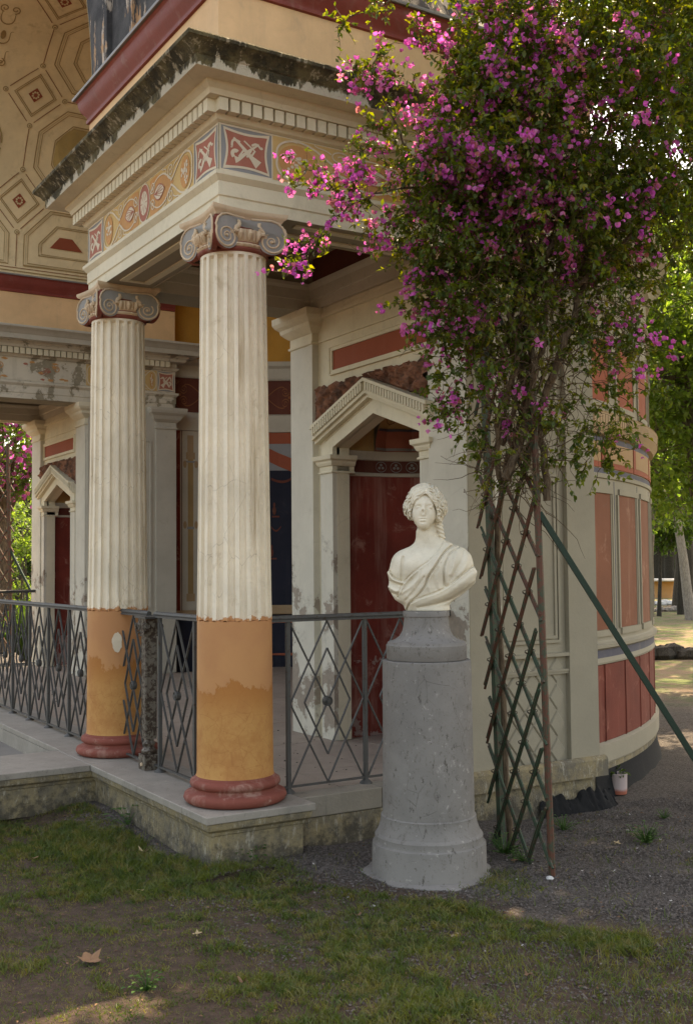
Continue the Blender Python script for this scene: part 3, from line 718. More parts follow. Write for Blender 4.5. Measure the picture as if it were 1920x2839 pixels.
# ---- garden side wall of the block (faces -Y) : pier, recessed panel, end pier
SY = -.19
sw = MB()
sw.box(1.376, 1.575, SY, -.1, .28, 3.26).box(2.13, 2.36, SY, -.1, .28, 3.265)
sw.box(1.575, 2.13, -.155, -.1, .28, 3.27)
side_root = sw.build('side_wall', 'cream_shaded', pav); tag(side_root, 'cream side wall with sunk panels behind the trellis')
s2 = MB()
def rails(mb, z0, z1, y0, xa=1.575, xb=2.13): mb.box(xa, xb, y0, -.15, z0, z1)
s2.box(1.575, 2.13, SY+.006, -.15, .815, .828).box(1.575, 2.13, SY+.002, -.15, .905, .925).box(1.575, 2.13, SY+.012, -.15, .80, .815)
for (a, b, c_, d_, y) in ((1.62, 2.085, .985, 2.00, -.170), (1.645, 2.06, 1.01, 1.975, -.166)):
    t = .018
    for q in ((a, b, c_, c_+t), (a, b, d_-t, d_), (a, a+t, c_+t, d_-t), (b-t, b, c_+t, d_-t)): s2.box(q[0], q[1], y, -.15, q[2], q[3])
s2.box(1.575, 2.13, SY+.004, -.15, 2.05, 2.09).box(1.575, 2.13, SY+.004, -.15, 2.30, 2.36)
for (a, b, c_, d_, y) in ((1.62, 2.085, 2.42, 3.02, -.170),):
    t = .02
    for q in ((a, b, c_, c_+t), (a, b, d_-t, d_), (a, a+t, c_+t, d_-t), (b-t, b, c_+t, d_-t)): s2.box(q[0], q[1], y, -.15, q[2], q[3])
s2.build('panel_moulding', 'cream_shaded', side_root)
# diamond tiles of the dado: a bevelled lozenge each
lz = MB(); a_, b_ = .062, .078; lz.add([(-a_, 0, 0), (0, 0, -b_), (a_, 0, 0), (0, 0, b_), (-a_*.85, -.008, 0), (0, -.008, -b_*.85), (a_*.85, -.008, 0), (0, -.008, b_*.85)],
     [(4, 5, 6, 7), (0, 1, 5, 4), (1, 2, 6, 5), (2, 3, 7, 6), (3, 0, 4, 7)])
lz0 = None
for r in range(7):
    for c_ in range(5):
        x = 1.60+.064+c_*.128+(.064 if r % 2 else 0); z = .345+r*.0795
        if x > 2.1: continue
        if lz0 is None: lz0 = q = lz.build('diamond_tile', 'cream_shaded', side_root)
        else: q = lz0.copy(); link(q); q.parent = side_root
        q.location = (x, -.157, z)
# plinth of the block
s3 = MB(); s3.sweep([(.03, .172), (.03, .27), (.022, .285), (0, .292)], [(1.30, SY), (2.40, SY)][::1]).sweep([(.0, -.05), (.0, .175)], [(1.31, SY), (2.30, SY)])
s3.build('block_plinth', 'plinth', side_root)
tm = MB(); V = []; n_ = 60
for i in range(n_+1):
    t = i/n_; x = 1.86+t*.60; y = SY+(.0 if x < 2.33 else (x-2.33)*.35); k = .35+.65*t
    for o_, z in ((0.002, .125), (.015, .11), (.03, .075), (.05, .04), (.07, .012), (.09, -.03)): V.append((x, y-o_*k-.012*abs(math.sin(x*37+z*40)), z*(.5+.5*k)*(.8+.25*math.sin(x*23+math.sin(x*61)))+random.uniform(-.006, .006)))
tm.add(V, [(i*6+j, i*6+6+j, i*6+7+j, i*6+j+1) for i in range(n_) for j in range(5)]).build('tar_sheet', 'tar', side_root, smooth=True)

# ---- round apse outside
AC = (.84, 4.27); AR = 4.64; A0, A1 = R_(-70.9), R_(70.9)
SEG = 110
prof = [(AR+.012, -.05), (AR+.012, .20), (AR+.012, .205), (AR+.03, .215), (AR+.032, .325), (AR+.004, .338), (AR-.012, .34), (AR-.012, .82),
        (AR+.012, .822), (AR+.016, .834), (AR+.012, .850), (AR+.008, .862), (AR+.008, .862), (AR+.008, .912), (AR+.012, .914), (AR+.03, .925), (AR+.032, .945), (AR+.008, .957), (AR, .97),
        (AR, 2.00), (AR+.012, 2.005), (AR+.014, 2.03), (AR+.002, 2.036), (AR+.002, 2.066), (AR, 2.068), (AR, 2.235), (AR, 2.24), (AR, 2.275), (AR+.03, 2.285), (AR+.045, 2.31), (AR+.062, 2.335), (AR+.064, 2.41), (AR+.07, 2.42), (AR+.01, 2.428), (AR, 2.43),
        (AR, 3.46), (AR+.03, 3.48), (AR+.05, 3.55), (AR+.12, 3.66), (AR+.16, 3.70), (AR+.17, 3.74), (AR-.2, 3.86)]
mi_ = []
for (r0, z0), (r1, z1) in zip(prof, prof[1:]):
    z = (z0+z1)/2
    mi_.append(3 if z < .20 else 0 if z < .34 else 1 if z < .82 else 0 if z < .862 else 2 if z < .913 else 0 if z < 2.036 else 2 if z < 2.067 else 0 if z < 2.237 else 2 if z < 2.276 else 4 if z < 2.425 else 5 if z < 3.47 else 0 if z < 3.75 else 6)
ap = MB().lathe(prof, AC, SEG, a0=A0, a1=A1, mis=mi_)
apse = ap.build('apse', ['cream_shaded', 'brown_red', 'blue_grey', 'plinth', 'trim_ochre', 'cream_shaded', 'black_roof'], pav, smooth=True, angle=25)
rr_ = MB(); V = []
for i in range(41):
    a = A0+(A1-A0)*i/40; b = -PI/2+PI*i/40; V += [(AC[0]+(AR-.2)*math.cos(a), AC[1]+(AR-.2)*math.sin(a), 3.86), (2.43+2.76*math.cos(b), 4.2+2.76*math.sin(b), 3.98)]
rr_.add(V, [(2*i, 2*i+2, 2*i+3, 2*i+1) for i in range(40)]).lathe([(2.75, 3.9), (2.75, 4.56), (2.82, 4.58), (2.82, 4.66)]+[(2.75*math.cos(PI/2*k/12)+.001, 4.66+2.6*math.sin(PI/2*k/12)) for k in range(13)], (2.43, 4.2), 48, a0=-PI/2, a1=PI/2)
rr_.build('apse_dome', 'black_roof', pav, smooth=True, angle=30)
tag(apse, 'round apse with red panels, ochre dentil band and terracotta dado')
am = lambda s, t, o: (AC[0]+(AR+o)*math.cos(R_(s)), AC[1]+(AR+o)*math.sin(R_(s)), t)
def cyl_slab(a, b, z0, z1, o0, o1, n=6, mi=0, mb=None, zt=None):
    mb = mb or MB(); V = []
    for i in range(n+1):
        s = a+(b-a)*i/n; zz = z1 if zt is None else zt(s)
        V += [am(s, z0, o0), am(s, z0, o1), am(s, zz, o1), am(s, zz, o0)]
    F = []
    for i in range(n):
        k = i*4
        for j in range(4): F.append((k+j, k+4+j, k+4+(j+1) % 4, k+(j+1) % 4))
    F += [(3, 2, 1, 0), (n*4, n*4+1, n*4+2, n*4+3)]
    return mb.add(V, F, mi)
D_ = 4.51                                               # seam spacing of the dado slabs in degrees
s_ = -68.33-D_
while s_ < -20:
    a, b = max(s_, -70.7)+.10, s_+D_-.10
    o = cyl_slab(a, b, .338, .818, -.012, .006).build('dado_slab', 'dado_red', apse, bevel=.004); s_ += D_
# terracotta wall panels in moulded frames, two rows
PW = 2.05
ctr = [-70.7+2.15, -61.94]; 
for k in range(1, 9): ctr.append(-61.94+6.82*k)
ctr[0] = -61.94-6.82
for cc in ctr:
    a, b = max(cc-2.44, -70.75), cc+2.44
    cyl_slab(a, b, 1.037, 1.905, -.02, .002).build('wall_panel', 'panel_terra', apse)
    f = MB()
    for (u, v, z0, z1, o_) in ((a-.0, b, .995, 1.035, .012), (a, b, 1.907, 1.945, .012)): cyl_slab(u if u > -70.7 else -70.75, v+.5, z0, z1, -.01, o_, mb=f)
    for (u, v, o_) in ((b, b+.22, .006), (b+.22, b+.50, .012), (a-.22, a, .006), (a-.5, a-.22, .012)):
        if u > -70.8: cyl_slab(u, v, 1.036, 1.906, -.01, o_, 2, mb=f)
    f.build('panel_frame', 'cream_shaded', apse, smooth=False)
    m_ = cc+3.41
    cyl_slab(m_-.045, m_+.045, .99, 1.99, -.01, .0015, 1).build('joint_line', 'blue_grey', apse)
    # upper lights with arched head over each pair
    idx = ctr.index(cc)
    arch = (lambda s, c0=(cc-3.41 if idx % 2 == 0 else cc+3.41): 2.86)
    base = cc+3.41 if idx % 2 == 0 else cc-3.41         # centre of the pair
    def zt(s, base=base): return 2.72+.20*math.sqrt(max(0, 1-((s-base)/6.4)**2))
    cyl_slab(a, b, 2.50, 2.9, -.02, .002, 10, zt=zt).build('arched_panel', 'panel_red', apse)
    f = MB(); cyl_slab(a-.1 if a > -70.7 else a, b+.1, 2.465, 2.498, -.01, .014, mb=f)
    cyl_slab(b, b+.3, 2.499, 2.80, -.01, .01, 2, mb=f)
    if a > -70.7: cyl_slab(a-.3, a, 2.499, 2.80, -.01, .01, 2, mb=f)
    if idx % 2 == 0:
        for rad, wd in ((1.0, .03), (.72, .014)):
            f.tube([am(base+7.4*rad*math.cos(R_(t)), 2.80+.40*rad*math.sin(R_(t)), .006) for t in range(0, 181, 8) if base+7.4*rad*math.cos(R_(t)) > -70.8], wd*.55, 6)
    f.build('arch_moulding', 'cream_shaded', apse, smooth=True)
    # peach blocks with red borders between blue lines
b0 = -68.33+.25
s_ = b0-8.1
while s_ < -18:
    a, b = s_+.1, s_+7.95
    a2 = max(a, -70.8)
    if b > -70.5:
        bl = cyl_slab(a2, b, 2.08, 2.232, -.01, .004, mi=1).build('painted_block', ['peach', 'fr_orange'], apse)
        o2 = MB(); cyl_slab(a2, b, 2.072, 2.108, -.01, .009, mb=o2)
        if a > -70.8: cyl_slab(a, a+.75, 2.109, 2.238, -.01, .009, 2, mb=o2)
        o2.build('red_border', 'panel_red', bl)
        o3 = cyl_slab(max(a+.75, -70.8), b, 2.110, 2.236, -.01, .0075).build('peach_field', 'peach', bl)
    s_ += 8.1
# dentils of the apse string course
n = 0; s_ = -70.6; d0 = None
while s_ < -30:
    if d0 is None:
        d0 = q = MB().box(-.014, .014, -.0, .006, 0, .062).build('string_dentil', 'trim_ochre', apse)
        d0.data.transform(Matrix.Rotation(PI/2, 4, 'Z'))
    else: q = d0.copy(); link(q); q.parent = apse
    p = am(s_, 2.342, .066); q.location = p; q.rotation_euler = (0, 0, R_(s_)); s_ += .5
MB().lathe([(AR+.0125, .165), (AR+.016, .12), (AR+.022, .075), (AR+.035, .03), (AR+.045, -.02)], AC, 40, a0=R_(-70.5), a1=R_(-40)).build('tar_sheet', 'tar', apse, smooth=True)

# ---- apse inside
IC = (2.43, AX); IR = 2.5
ip = [(IR, .25), (IR, .89), (IR-.02, .892), (IR-.03, .90), (IR-.03, .955), (IR, .957), (IR, 3.055), (IR-.02, 3.06), (IR-.03, 3.12), (IR-.05, 3.16), (IR-.055, 3.25), (IR-.01, 3.272), (IR, 3.274), (IR, 3.676), (IR-.02, 3.68), (IR-.03, 3.70), (IR-.03, 3.82), (IR-.06, 3.85), (IR-.07, 3.90), (IR, 3.905), (IR, 4.58)]
im = [0, 1, 1, 1, 1, 2, 3, 3, 3, 3, 3, 3, 4, 3, 3, 3, 3, 3, 3, 5]
for k in range(1, 11): ip.append((IR*math.cos(PI/2*k/10)+.001, 4.58+IR*math.sin(PI/2*k/10))); im.append(6)
inner = MB().lathe(ip, IC, 64, a0=-PI/2, a1=PI/2, mis=im)
inner.f = [f[::-1] for f in inner.f]
apse_in = inner.build('apse_interior', ['navy', 'trim_ochre', 'niche_red', 'grey_cream', 'brown_red', 'ochre_deep', 'vault'], pav, smooth=True, angle=25)
tag(apse_in, 'painted inner wall of the apse with navy field and brown scroll frieze')
nm_ = lambda s, t, o: (IC[0]+(IR-o)*math.cos(R_(s)), IC[1]+(IR-o)*math.sin(R_(s)), t)
pa = MB()                                           # painted strip with a slender column (angles near 90 deg = far side)
def ring_quad(mb, a, b, z0, z1, o_, mi, n=6):
    V = []
    for i in range(n+1): s = a+(b-a)*i/n; V += [nm_(s, z0, o_), nm_(s, z1, o_)]
    mb.add(V, [(2*i, 2*i+1, 2*i+3, 2*i+2) for i in range(n)], mi)
for mir in (1, -1):
    pa = MB()
    def rq(a, b, z0, z1, o_, mi): ring_quad(pa, mir*a, mir*b, z0, z1, o_, mi)
    rq(81.2, 87.0, .957, 3.054, .003, 3)            # pale strip
    rq(81.5, 81.7, .957, 3.054, .005, 4); rq(86.5, 86.7, .957, 3.054, .005, 4)
    rq(83.4, 84.9, 1.15, 2.72, .007, 5); rq(82.9, 85.4, 2.72, 2.80, .008, 6); rq(83.3, 85.0, 2.80, 3.0, .007, 6); rq(83.0, 85.3, 1.06, 1.15, .008, 6)
    rq(82.7, 85.7, 2.68, 2.70, .009, 0); rq(83.2, 85.1, 1.90, 1.93, .009, 0)
    for u in (-1, 1):
        for zz in (2.66, 1.95): pa.poly([(mir*(84.15+u*1.55+p), zz+q) for p, q in circ(0, 0, .5, .045, 10)], nm_, .009, 6)
    pa.build('painted_column', ['fr_grey', 'navy', 'panel_red', 'grey_cream', 'brown_red', 'line_dark', 'trim_ochre'], apse_in)
pa = MB()
# navy picture field with a red slanting band
ring_quad(pa, 20, 72, .957, 3.054, .006, 1, 20); ring_quad(pa, 20, 72, 2.92, 3.054, .008, 2, 20); ring_quad(pa, 20, 72, 2.60, 2.92, .007, 0, 20)
V = []
pa.ribbon([(72, 2.95), (66, 2.86), (60, 2.73), (50, 2.55), (40, 2.35)], .16, nm_, .010, 2)
ring_quad(pa, 20, 72, .957, 1.0, .012, 6, 20)
for zz, aa in ((2.12, 61.2), (1.62, 62)):           # pale figures
    pa.poly([(aa+p, zz+q) for p, q in circ(0, 0, .5, .05, 10)], nm_, .012, 4); pa.poly([(aa+p, zz+.07+q) for p, q in circ(0, 0, .3, .03, 8)], nm_, .012, 4)
    pa.ribbon([(aa-1.4, zz-.07), (aa+.6, zz-.07)], .02, nm_, .012, 4)
pa.ribbon([(aa+i*.3-2.6, 1.93-.05*math.sin(i/9*PI)) for i in range(10)], .02, nm_, .012, 4)
pa.ribbon(bez((56, 2.52), (58, 2.44), (60, 2.46), (62, 2.5)), .03, nm_, .012, 4)
ring_quad(pa, 20, 84, .30, .86, .004, 1, 20)
pa.ribbon([(53, .42), (64, .42), (64, .78), (61, .80), (53, .80)], .018, nm_, .008, 2, True)
pa.build('wall_painting', ['fr_grey', 'navy', 'panel_red', 'grey_cream', 'brown_red', 'line_dark', 'trim_ochre'], apse_in)
sc = MB()
for cdeg in range(8, 90, 16):
    for sg in (-1, 1):
        g = lambda a, b, cdeg=cdeg, sg=sg: (cdeg+sg*a, 3.475+b)
        for u in (-1, 1):
            sc.ribbon([g(2.0+a, u*.07+b) for a, b in spiral(0, 0, 1.15, .15, 180, 1.7*u, 22) for a, b in [(a, b*.052)]], .012, nm_, .006, 0)
            sc.ribbon(bez(g(2.2, u*.12), g(4, u*.16), g(6, u*.03), g(7.6, 0)), .012, nm_, .006, 0)
        sc.ribbon(bez(g(.8, .03), g(.3, .08), g(.9, .14), g(0, .17)), .012, nm_, .006, 0)
    for b in range(-3, 4): sc.ribbon([(cdeg, 3.475+.12), (cdeg+b*.28, 3.475+.185-abs(b)*.008)], .009, nm_, .006, 0); sc.ribbon([(cdeg, 3.475-.12), (cdeg+b*.28, 3.475-.185+abs(b)*.008)], .009, nm_, .006, 0)
    sc.ribbon([(cdeg-1.2, 3.475), (cdeg+1.2, 3.475)], .03, nm_, .006, 0)
sc.build('scroll_painting', ['line_brown'], apse_in)
sc = bpy.context.scene

# far corner: pilaster on the hall side of each block
for flip in (None, MIR):
    p = MB().box(2.19, 2.432, 1.6, 1.892, .27, 3.27).box(1.40, 1.60, 1.6, 1.885, .27, 3.27); 
    wp = [(0, 3.03), (.012, 3.034), (.014, 3.048), (.002, 3.054), (.002, 3.11), (.012, 3.115), (.04, 3.14), (.06, 3.18), (.09, 3.21), (.10, 3.24), (.10, 3.268), (0, 3.268)]
    p.sweep(wp, [(2.432, 1.6), (2.432, 1.892), (2.19, 1.892), (2.19, 1.6)], caps=False)
    p.box(1.60, 2.19, 1.6, 1.872, .27, 3.27)
    for q in ((1.66, 1.68, 1.0, 2.9), (2.12, 2.14, 1.0, 2.9), (1.68, 2.12, 1.0, 1.02), (1.68, 2.12, 2.88, 2.9), (1.66, 2.14, .9, .93)): p.box(q[0], q[1], 1.86, 1.884, q[2], q[3])
    p.build('hall_pilaster', 'grey_cream', pav, flip=flip)

# ---- attic, red cornice, roof and vault
for flip in (None, MIR):
    MB().box(-.15, 2.43, -.148, 1.86, 4.0, 4.46).build('attic_wall', 'ochre', pav, flip=flip)
    rc = [(0, 4.405), (.016, 4.41), (.018, 4.43), (.009, 4.435), (.016, 4.455), (.04, 4.485), (.057, 4.52), (.062, 4.555), (.075, 4.57), (0, 4.585)]
    MB().sweep(rc, [(2.43, 1.86), (-.15, 1.86), (-.15, -.148), (2.43, -.148)]).build('red_cornice', 'red_cornice', pav, smooth=True, angle=30, flip=flip)
    MB().sweep([(-.02, 4.586), (.092, 4.571), (.094, 4.579), (.094, 4.587), (-.05, 4.62)], [(2.43, 1.85), (-.15, 1.85), (-.15, -.148), (2.43, -.148)]).build('roof_flashing', 'slab_side', pav, flip=flip)
rf = MB(); VR = 2.32; VZ = 4.58
# front gable wall ring with arched opening, black stained
outer = [(-.06, 4.60), (.28, 5.35), (.9, 6.2), (1.9, 6.95), (3.1, 7.35), (AX, 7.45)]
outer = outer+[(MIR-y, z) for y, z in outer[::-1][1:]]
NA = 40; inner_arc = [(AX-VR*math.cos(PI*i/NA), VZ+VR*math.sin(PI*i/NA)) for i in range(NA+1)]
def outer_at(t):
    L = [0]
    for (a, b), (c_, d_) in zip(outer, outer[1:]): L.append(L[-1]+math.hypot(c_-a, d_-b))
    s = t*L[-1]
    for i in range(len(outer)-1):
        if s <= L[i+1]+1e-9:
            k = (s-L[i])/(L[i+1]-L[i]); return (outer[i][0]+(outer[i+1][0]-outer[i][0])*k, outer[i][1]+(outer[i+1][1]-outer[i][1])*k)
    return outer[-1]
V = []
for x in (-.125, 2.45):
    for i in range(NA+1): V.append((x, *inner_arc[i])); V.append((x, *outer_at(i/NA)))
n2 = 2*(NA+1); F = []
for i in range(NA):
    a = 2*i; F.append((a, a+1, a+3, a+2)); F.append((n2+a, n2+a+2, n2+a+3, n2+a+1)); F.append((a+1, n2+a+1, n2+a+3, a+3))
F.append((0, n2, n2+1, 1)); F.append((2*NA, 2*NA+1, n2+2*NA+1, n2+2*NA))
roof = rf.add(V, F).build('vault_roof', 'black_roof', pav); tag(roof, 'black stained roof over the hall vault with pale ribs')
va = MB(); V = []; NV = 48
for x in (-.127, 2.46):
    for i in range(NV+1): a = PI*i/NV; V.append((x, AX-VR*math.cos(a)+.0, VZ+(VR-.002)*math.sin(a)))
va.add(V, [(i, i+1, NV+2+i, NV+1+i) for i in range(NV)])
vault = va.build('vault', 'vault', pav, smooth=True); tag(vault, 'ochre barrel vault painted with octagonal coffers')
for x in (.22, .92, 1.63, 2.3):                       # ribs on the sloping sides
    rb = MB()
    for a, b in zip(outer[:4], outer[1:5]): rb.bar((x, a[0]-.02, a[1]), (x, b[0]-.02, b[1]), .075, .07, up=(1, 0, 0))
    rb.build('roof_rib', 'grey_cream', roof)
for y, wd in ((.12, .05), (.55, .04), (1.05, .05), (1.5, .035)):
    MB().box(-.16, -.12, y, y+wd, 4.57, 5.0+y*.8).build('front_rib', 'black_roof', roof)
# painted coffers: s = x, t = arc length above the far springing
def vm(s, t, o):
    a = t/VR; r = VR-.002-o
    return (s, AX+r*math.cos(a), VZ+r*math.sin(a))
cf = MB()
def inset(P, c0, k): return [(c0[0]+(x-c0[0])*k[0], c0[1]+(y-c0[1])*k[1]) for x, y in P]
def outline(P, w_=.011, lt=True, o=.004):
    cf.ribbon(P, w_, vm, o, 0, True)
    if lt: cf.ribbon(inset(P, (sum(p[0] for p in P)/len(P), sum(p[1] for p in P)/len(P)), (.955, .955)), w_*.8, vm, o, 2, True); cf.ribbon(inset(P, (sum(p[0] for p in P)/len(P), sum(p[1] for p in P)/len(P)), (.915, .915)), w_*.6, vm, o, 1, True)
def dense(P, m=3):
    out = []
    for i in range(len(P)):
        a, b = P[i], P[(i+1) % len(P)]
        for j in range(m): out.append((a[0]+(b[0]-a[0])*j/m, a[1]+(b[1]-a[1])*j/m))
    return out
for i in range(-1, 3):
    for j in range(0, 6):
        cx_, cy_ = .60+1.2*i, .787+1.106*j
        if cy_ > 6.6 or not -.6 < cx_ < 3: continue
        di = [(cx_-.3, cy_), (cx_, cy_-.325), (cx_+.3, cy_), (cx_, cy_+.325)]
        if cx_ > 0 or True:
            ok = lambda P: [(max(-.12, min(2.6, x)), y) for x, y in P]
            outline(dense(inset(di, (cx_, cy_), (.70, .70))), .009); outline(dense(inset(di, (cx_, cy_), (.62, .62))), .006, False)
            cf.poly(inset(di, (cx_, cy_), (.24, .24)), vm, .004, 3)
            for k in range(8):
                a = R_(k*45+22); cf.poly([(cx_+.030*math.cos(a)+p, cy_+.032*math.sin(a)+q) for p, q in circ(0, 0, .011, .011, 8)], vm, .0065, 2)
            for (x, y) in di:
                cf.poly(circ(x, y, .027, .027, 16), vm, .006, 1); cf.poly(circ(x, y, .020, .020, 14), vm, .009, 2); cf.poly(circ(x, y, .009, .009, 10), vm, .012, 1)
            for a, b in ((0, 1), (1, 2), (2, 3), (3, 0)):
                A_, B_ = di[a], di[b]; cf.ribbon([(A_[0]+(B_[0]-A_[0])*t, A_[1]+(B_[1]-A_[1])*t) for t in (.12, .37, .63, .88)], .008, vm, .004, 4)
            cf.ribbon([(cx_, cy_+.355), (cx_, cy_+.55), (cx_, cy_+.75)], .008, vm, .004, 4); cf.ribbon([(cx_+.33, cy_), (cx_+.6, cy_), (cx_+.87, cy_)], .008, vm, .004, 4)
        ox, oy = cx_+.6, cy_+.553
        oc = [(ox-.6, oy-.228), (ox-.3, oy-.553), (ox+.3, oy-.553), (ox+.6, oy-.228), (ox+.6, oy+.228), (ox+.3, oy+.553), (ox-.3, oy+.553), (ox-.6, oy+.228)]
        outline(dense(inset(oc, (ox, oy), (.82, .82))), .010); outline(dense(inset(oc, (ox, oy), (.52, .56))), .009); 
        if i == 0 and j == 0: cf.poly(inset(oc, (ox, oy), (.50, .54)), vm, .003, 5)
    # bottom row: half octagons with red trapezium
    ox = 1.2+1.2*i
    hx = [(ox-.52, .12), (ox+.52, .12), (ox+.52, .44), (ox-.26+.52, .73), (ox-.26, .73), (ox-.52, .44)]
    outline(dense(hx), .009); hx2 = [(ox-.36, .25), (ox+.36, .25), (ox+.36, .37), (ox+.18, .58), (ox-.18, .58), (ox-.36, .37)]; outline(dense(hx2), .009)
    cf.poly([(ox-.24, .345), (ox+.12, .345), (ox+.0, .47), (ox-.14, .47)], vm, .006, 3)
    cf.ribbon([(.6+1.2*i, .10), (.6+1.2*i, .46)], .008, vm, .004, 4)
cf.ribbon([(-.1, .05), (2.6, .05)], .01, vm, .004, 0); cf.ribbon([(-.1, .085), (2.6, .085)], .007, vm, .004, 4)
cf.poly([(.0+p, 1.34+q) for p, q in circ(0, 0, .335, .30, 30) if .0+p > -.12], vm, .008, 3)
cf.ribbon([(.0+p, 1.34+q) for p, q in circ(0, 0, .35, .32, 40) if .0+p > -.12], .012, vm, .008, 5)
for sg in (-1, 1):                                      # arabesque in the octagon at the top
    f = lambda a, b: (.16+sg*a, 2.45+b)
    for z in (-.22, 0, .22): cf.ribbon([f(x, z+y) for x, y in bez((0, -.1), (.12, -.08), (.02, .06), (.09, .05))], [.012-.0006*k for k in range(15)], vm, .005, 1)
    cf.ribbon([f(.05+x, .30+y) for x, y in spiral(0, 0, .045, .01, -90, 1.3)], .01, vm, .005, 1); cf.ribbon([f(.04+x, -.30+y) for x, y in spiral(0, 0, .045, .01, 90, -1.3)], .01, vm, .005, 1)
cf.poly([(.16+p, 2.45+q) for p, q in circ(0, 0, .025, .05, 14)], vm, .006, 1)
# a snail-like animal in the middle octagon
cf.poly([(1.02, 1.23), (1.10, 1.26), (1.20, 1.24), (1.32, 1.18), (1.2, 1.16), (1.08, 1.19)], vm, .008, 3)
cf.ribbon(bez((1.03, 1.24), (.98, 1.30), (.95, 1.27), (.93, 1.31)), .006, vm, .008, 0); cf.ribbon(bez((1.03, 1.23), (.98, 1.22), (.95, 1.24), (.93, 1.22)), .006, vm, .008, 0)
cf.build('coffer_painting', ['line_dark', 'line_dark', 'line_light', 'panel_red', 'line_brown', 'oct_field'], vault)

# ---- terrace
ter = MB(); ter.box(-.25, 1.37, -.12, 8.6, 0, .232); ter.box(1.37, 2.43, .0, 8.4, 0, .232); ter.lathe([(0, .2315), (2.62, .2315), (2.62, 0)], (2.43, 4.2), 40, a0=-PI/2, a1=PI/2); ter.box(-.25, .252, -.25, -.12, 0, .232); ter.box(-2.4, -.25, 1.42, 1.99, 0, .232)
ter.box(.252, 1.37, -.118, -.1, 0, .2)
terr = tag(ter.build('terrace', 'plinth'), kind='structure')
MB().sweep([(0, .165), (.006, .17), (.010, .185), (.03, .20), (.034, .215), (.036, .231), (0, .232)], [(-.25-2.2, 1.42-.0), (-.25, 1.42), (-.25, -.25), (.252, -.25), (.252, -.1)][::1]).build('terrace_moulding', 'plinth', terr, smooth=True, angle=30)
CO = [(-.293, .304, -.292, .0), (-.293, .16, .003, .62), (-.293, .16, .623, 1.10), (-.293, .16, 1.103, 1.415), (-.293, .16, 1.418, 2.02), (-1.05, -.296, 1.378, 2.02), (-2.4, -1.053, 1.378, 2.02)]
y = 2.023
while y < 8.2: CO.append((-.285, .16, y, y+.73)); y += .733
for i, (a, b, c_, d_) in enumerate(CO): MB().box(a, b, c_, d_, .233, .27).build('coping_slab', 'marble_grey', terr, bevel=.004)
for a, b in ((.307, .80), (.803, 1.30), (1.303, 1.37)): MB().box(a, b, -.145, .0, .16, .268).build('kerb_stone', 'kerb', terr, bevel=.005)
MB().box(.256, 1.36, -.140, .0, .0, .157).build('kerb_wall', 'plinth', terr)
t0 = None
for i in range(11):
    for j in range(19):
        a = .163+i*.46; b = .003+j*.46
        if a+.457 > 5.2 or b > 8.1: continue
        if a > 1.9 and math.hypot(a+.23-IC[0], b+.23-IC[1]) > 2.35: continue
        if t0 is None: t0 = q = MB().box(0, .457, 0, .457, .233, .268).build('floor_tile', 'floor', terr)
        else: q = t0.copy(); link(q); q.parent = terr
        q.location = (a, b, random.uniform(-.0012, .0012))
MB().box(-1.1, -.253, 2.02, 6.4, -.02, .13).build('step', 'tread', terr, bevel=.004)
MB().box(-2.2, -1.103, 2.02, 6.4, -.04, .02).build('lower_step', 'tread', terr, bevel=.004)
MB().box(-.285, -.252, 2.03, 6.4, .131, .232).build('step_riser', 'marble_grey', terr)
# =================================================================== BUST AND PEDESTAL
PC = (.627, -.805)
ped = thing('stone_pedestal', 'grey stone round pedestal carrying the bust, on a spreading foot in the gravel', 'pedestal', (*PC, 0))
def rough_lathe(prof, seg, amp):
    mb = MB(); mb.lathe(prof, PC, seg)
    out = []
    for x, y, z in mb.v:
        a = math.atan2(y-PC[1], x-PC[0]); k = 1+amp*(math.sin(a*7+z*9)*.5+math.sin(a*13-z*23)*.3+math.sin(a*29+z*51)*.2)
        out.append((PC[0]+(x-PC[0])*k, PC[1]+(y-PC[1])*k, z))
    mb.v = out; return mb
rough_lathe([(.30, -.05), (.28, -.02), (.272, .0), (.270, .135), (.268, .147), (.258, .152), (.256, .158), (.257, .182), (.252, .19), (.246, .196), (.238, .215), (.230, .240), (.226, .262), (.2265, .272), (.2195, .277), (.218, .30), (.2145, .65), (.2125, .985), (.211, 1.0), (.205, 1.004), (0, 1.004)], 80, .004).build('drum', 'ped', ped, smooth=True, angle=22)
rough_lathe([(.188, 1.006), (.192, 1.012), (.193, 1.075), (.187, 1.082), (.186, 1.088), (.178, 1.092), (.152, 1.100), (.130, 1.116), (.116, 1.14), (.1095, 1.17), (.107, 1.195), (.107, 1.209), (.111, 1.211), (.1115, 1.232), (.109, 1.237), (0, 1.2372)], 72, .005).build('neck', 'ped', ped, smooth=True, angle=35)
fo = MB(); V = [];
for k, (r, z) in enumerate(((.262, .014), (.285, .010), (.305, .004), (.315, -.02))):
    for i in range(48):
        a = 2*PI*i/48; rr = r+(.016*math.sin(a*3+1)+.010*math.sin(a*7+2)+.008*math.sin(a*13))*(k > 0)
        V.append((PC[0]+rr*math.cos(a), PC[1]+rr*math.sin(a), z))
fo.add(V, [(k*48+i, k*48+(i+1) % 48, (k+1)*48+(i+1) % 48, (k+1)*48+i) for k in range(3) for i in range(48)]).build('mortar_skirt', 'ped', ped, smooth=True)

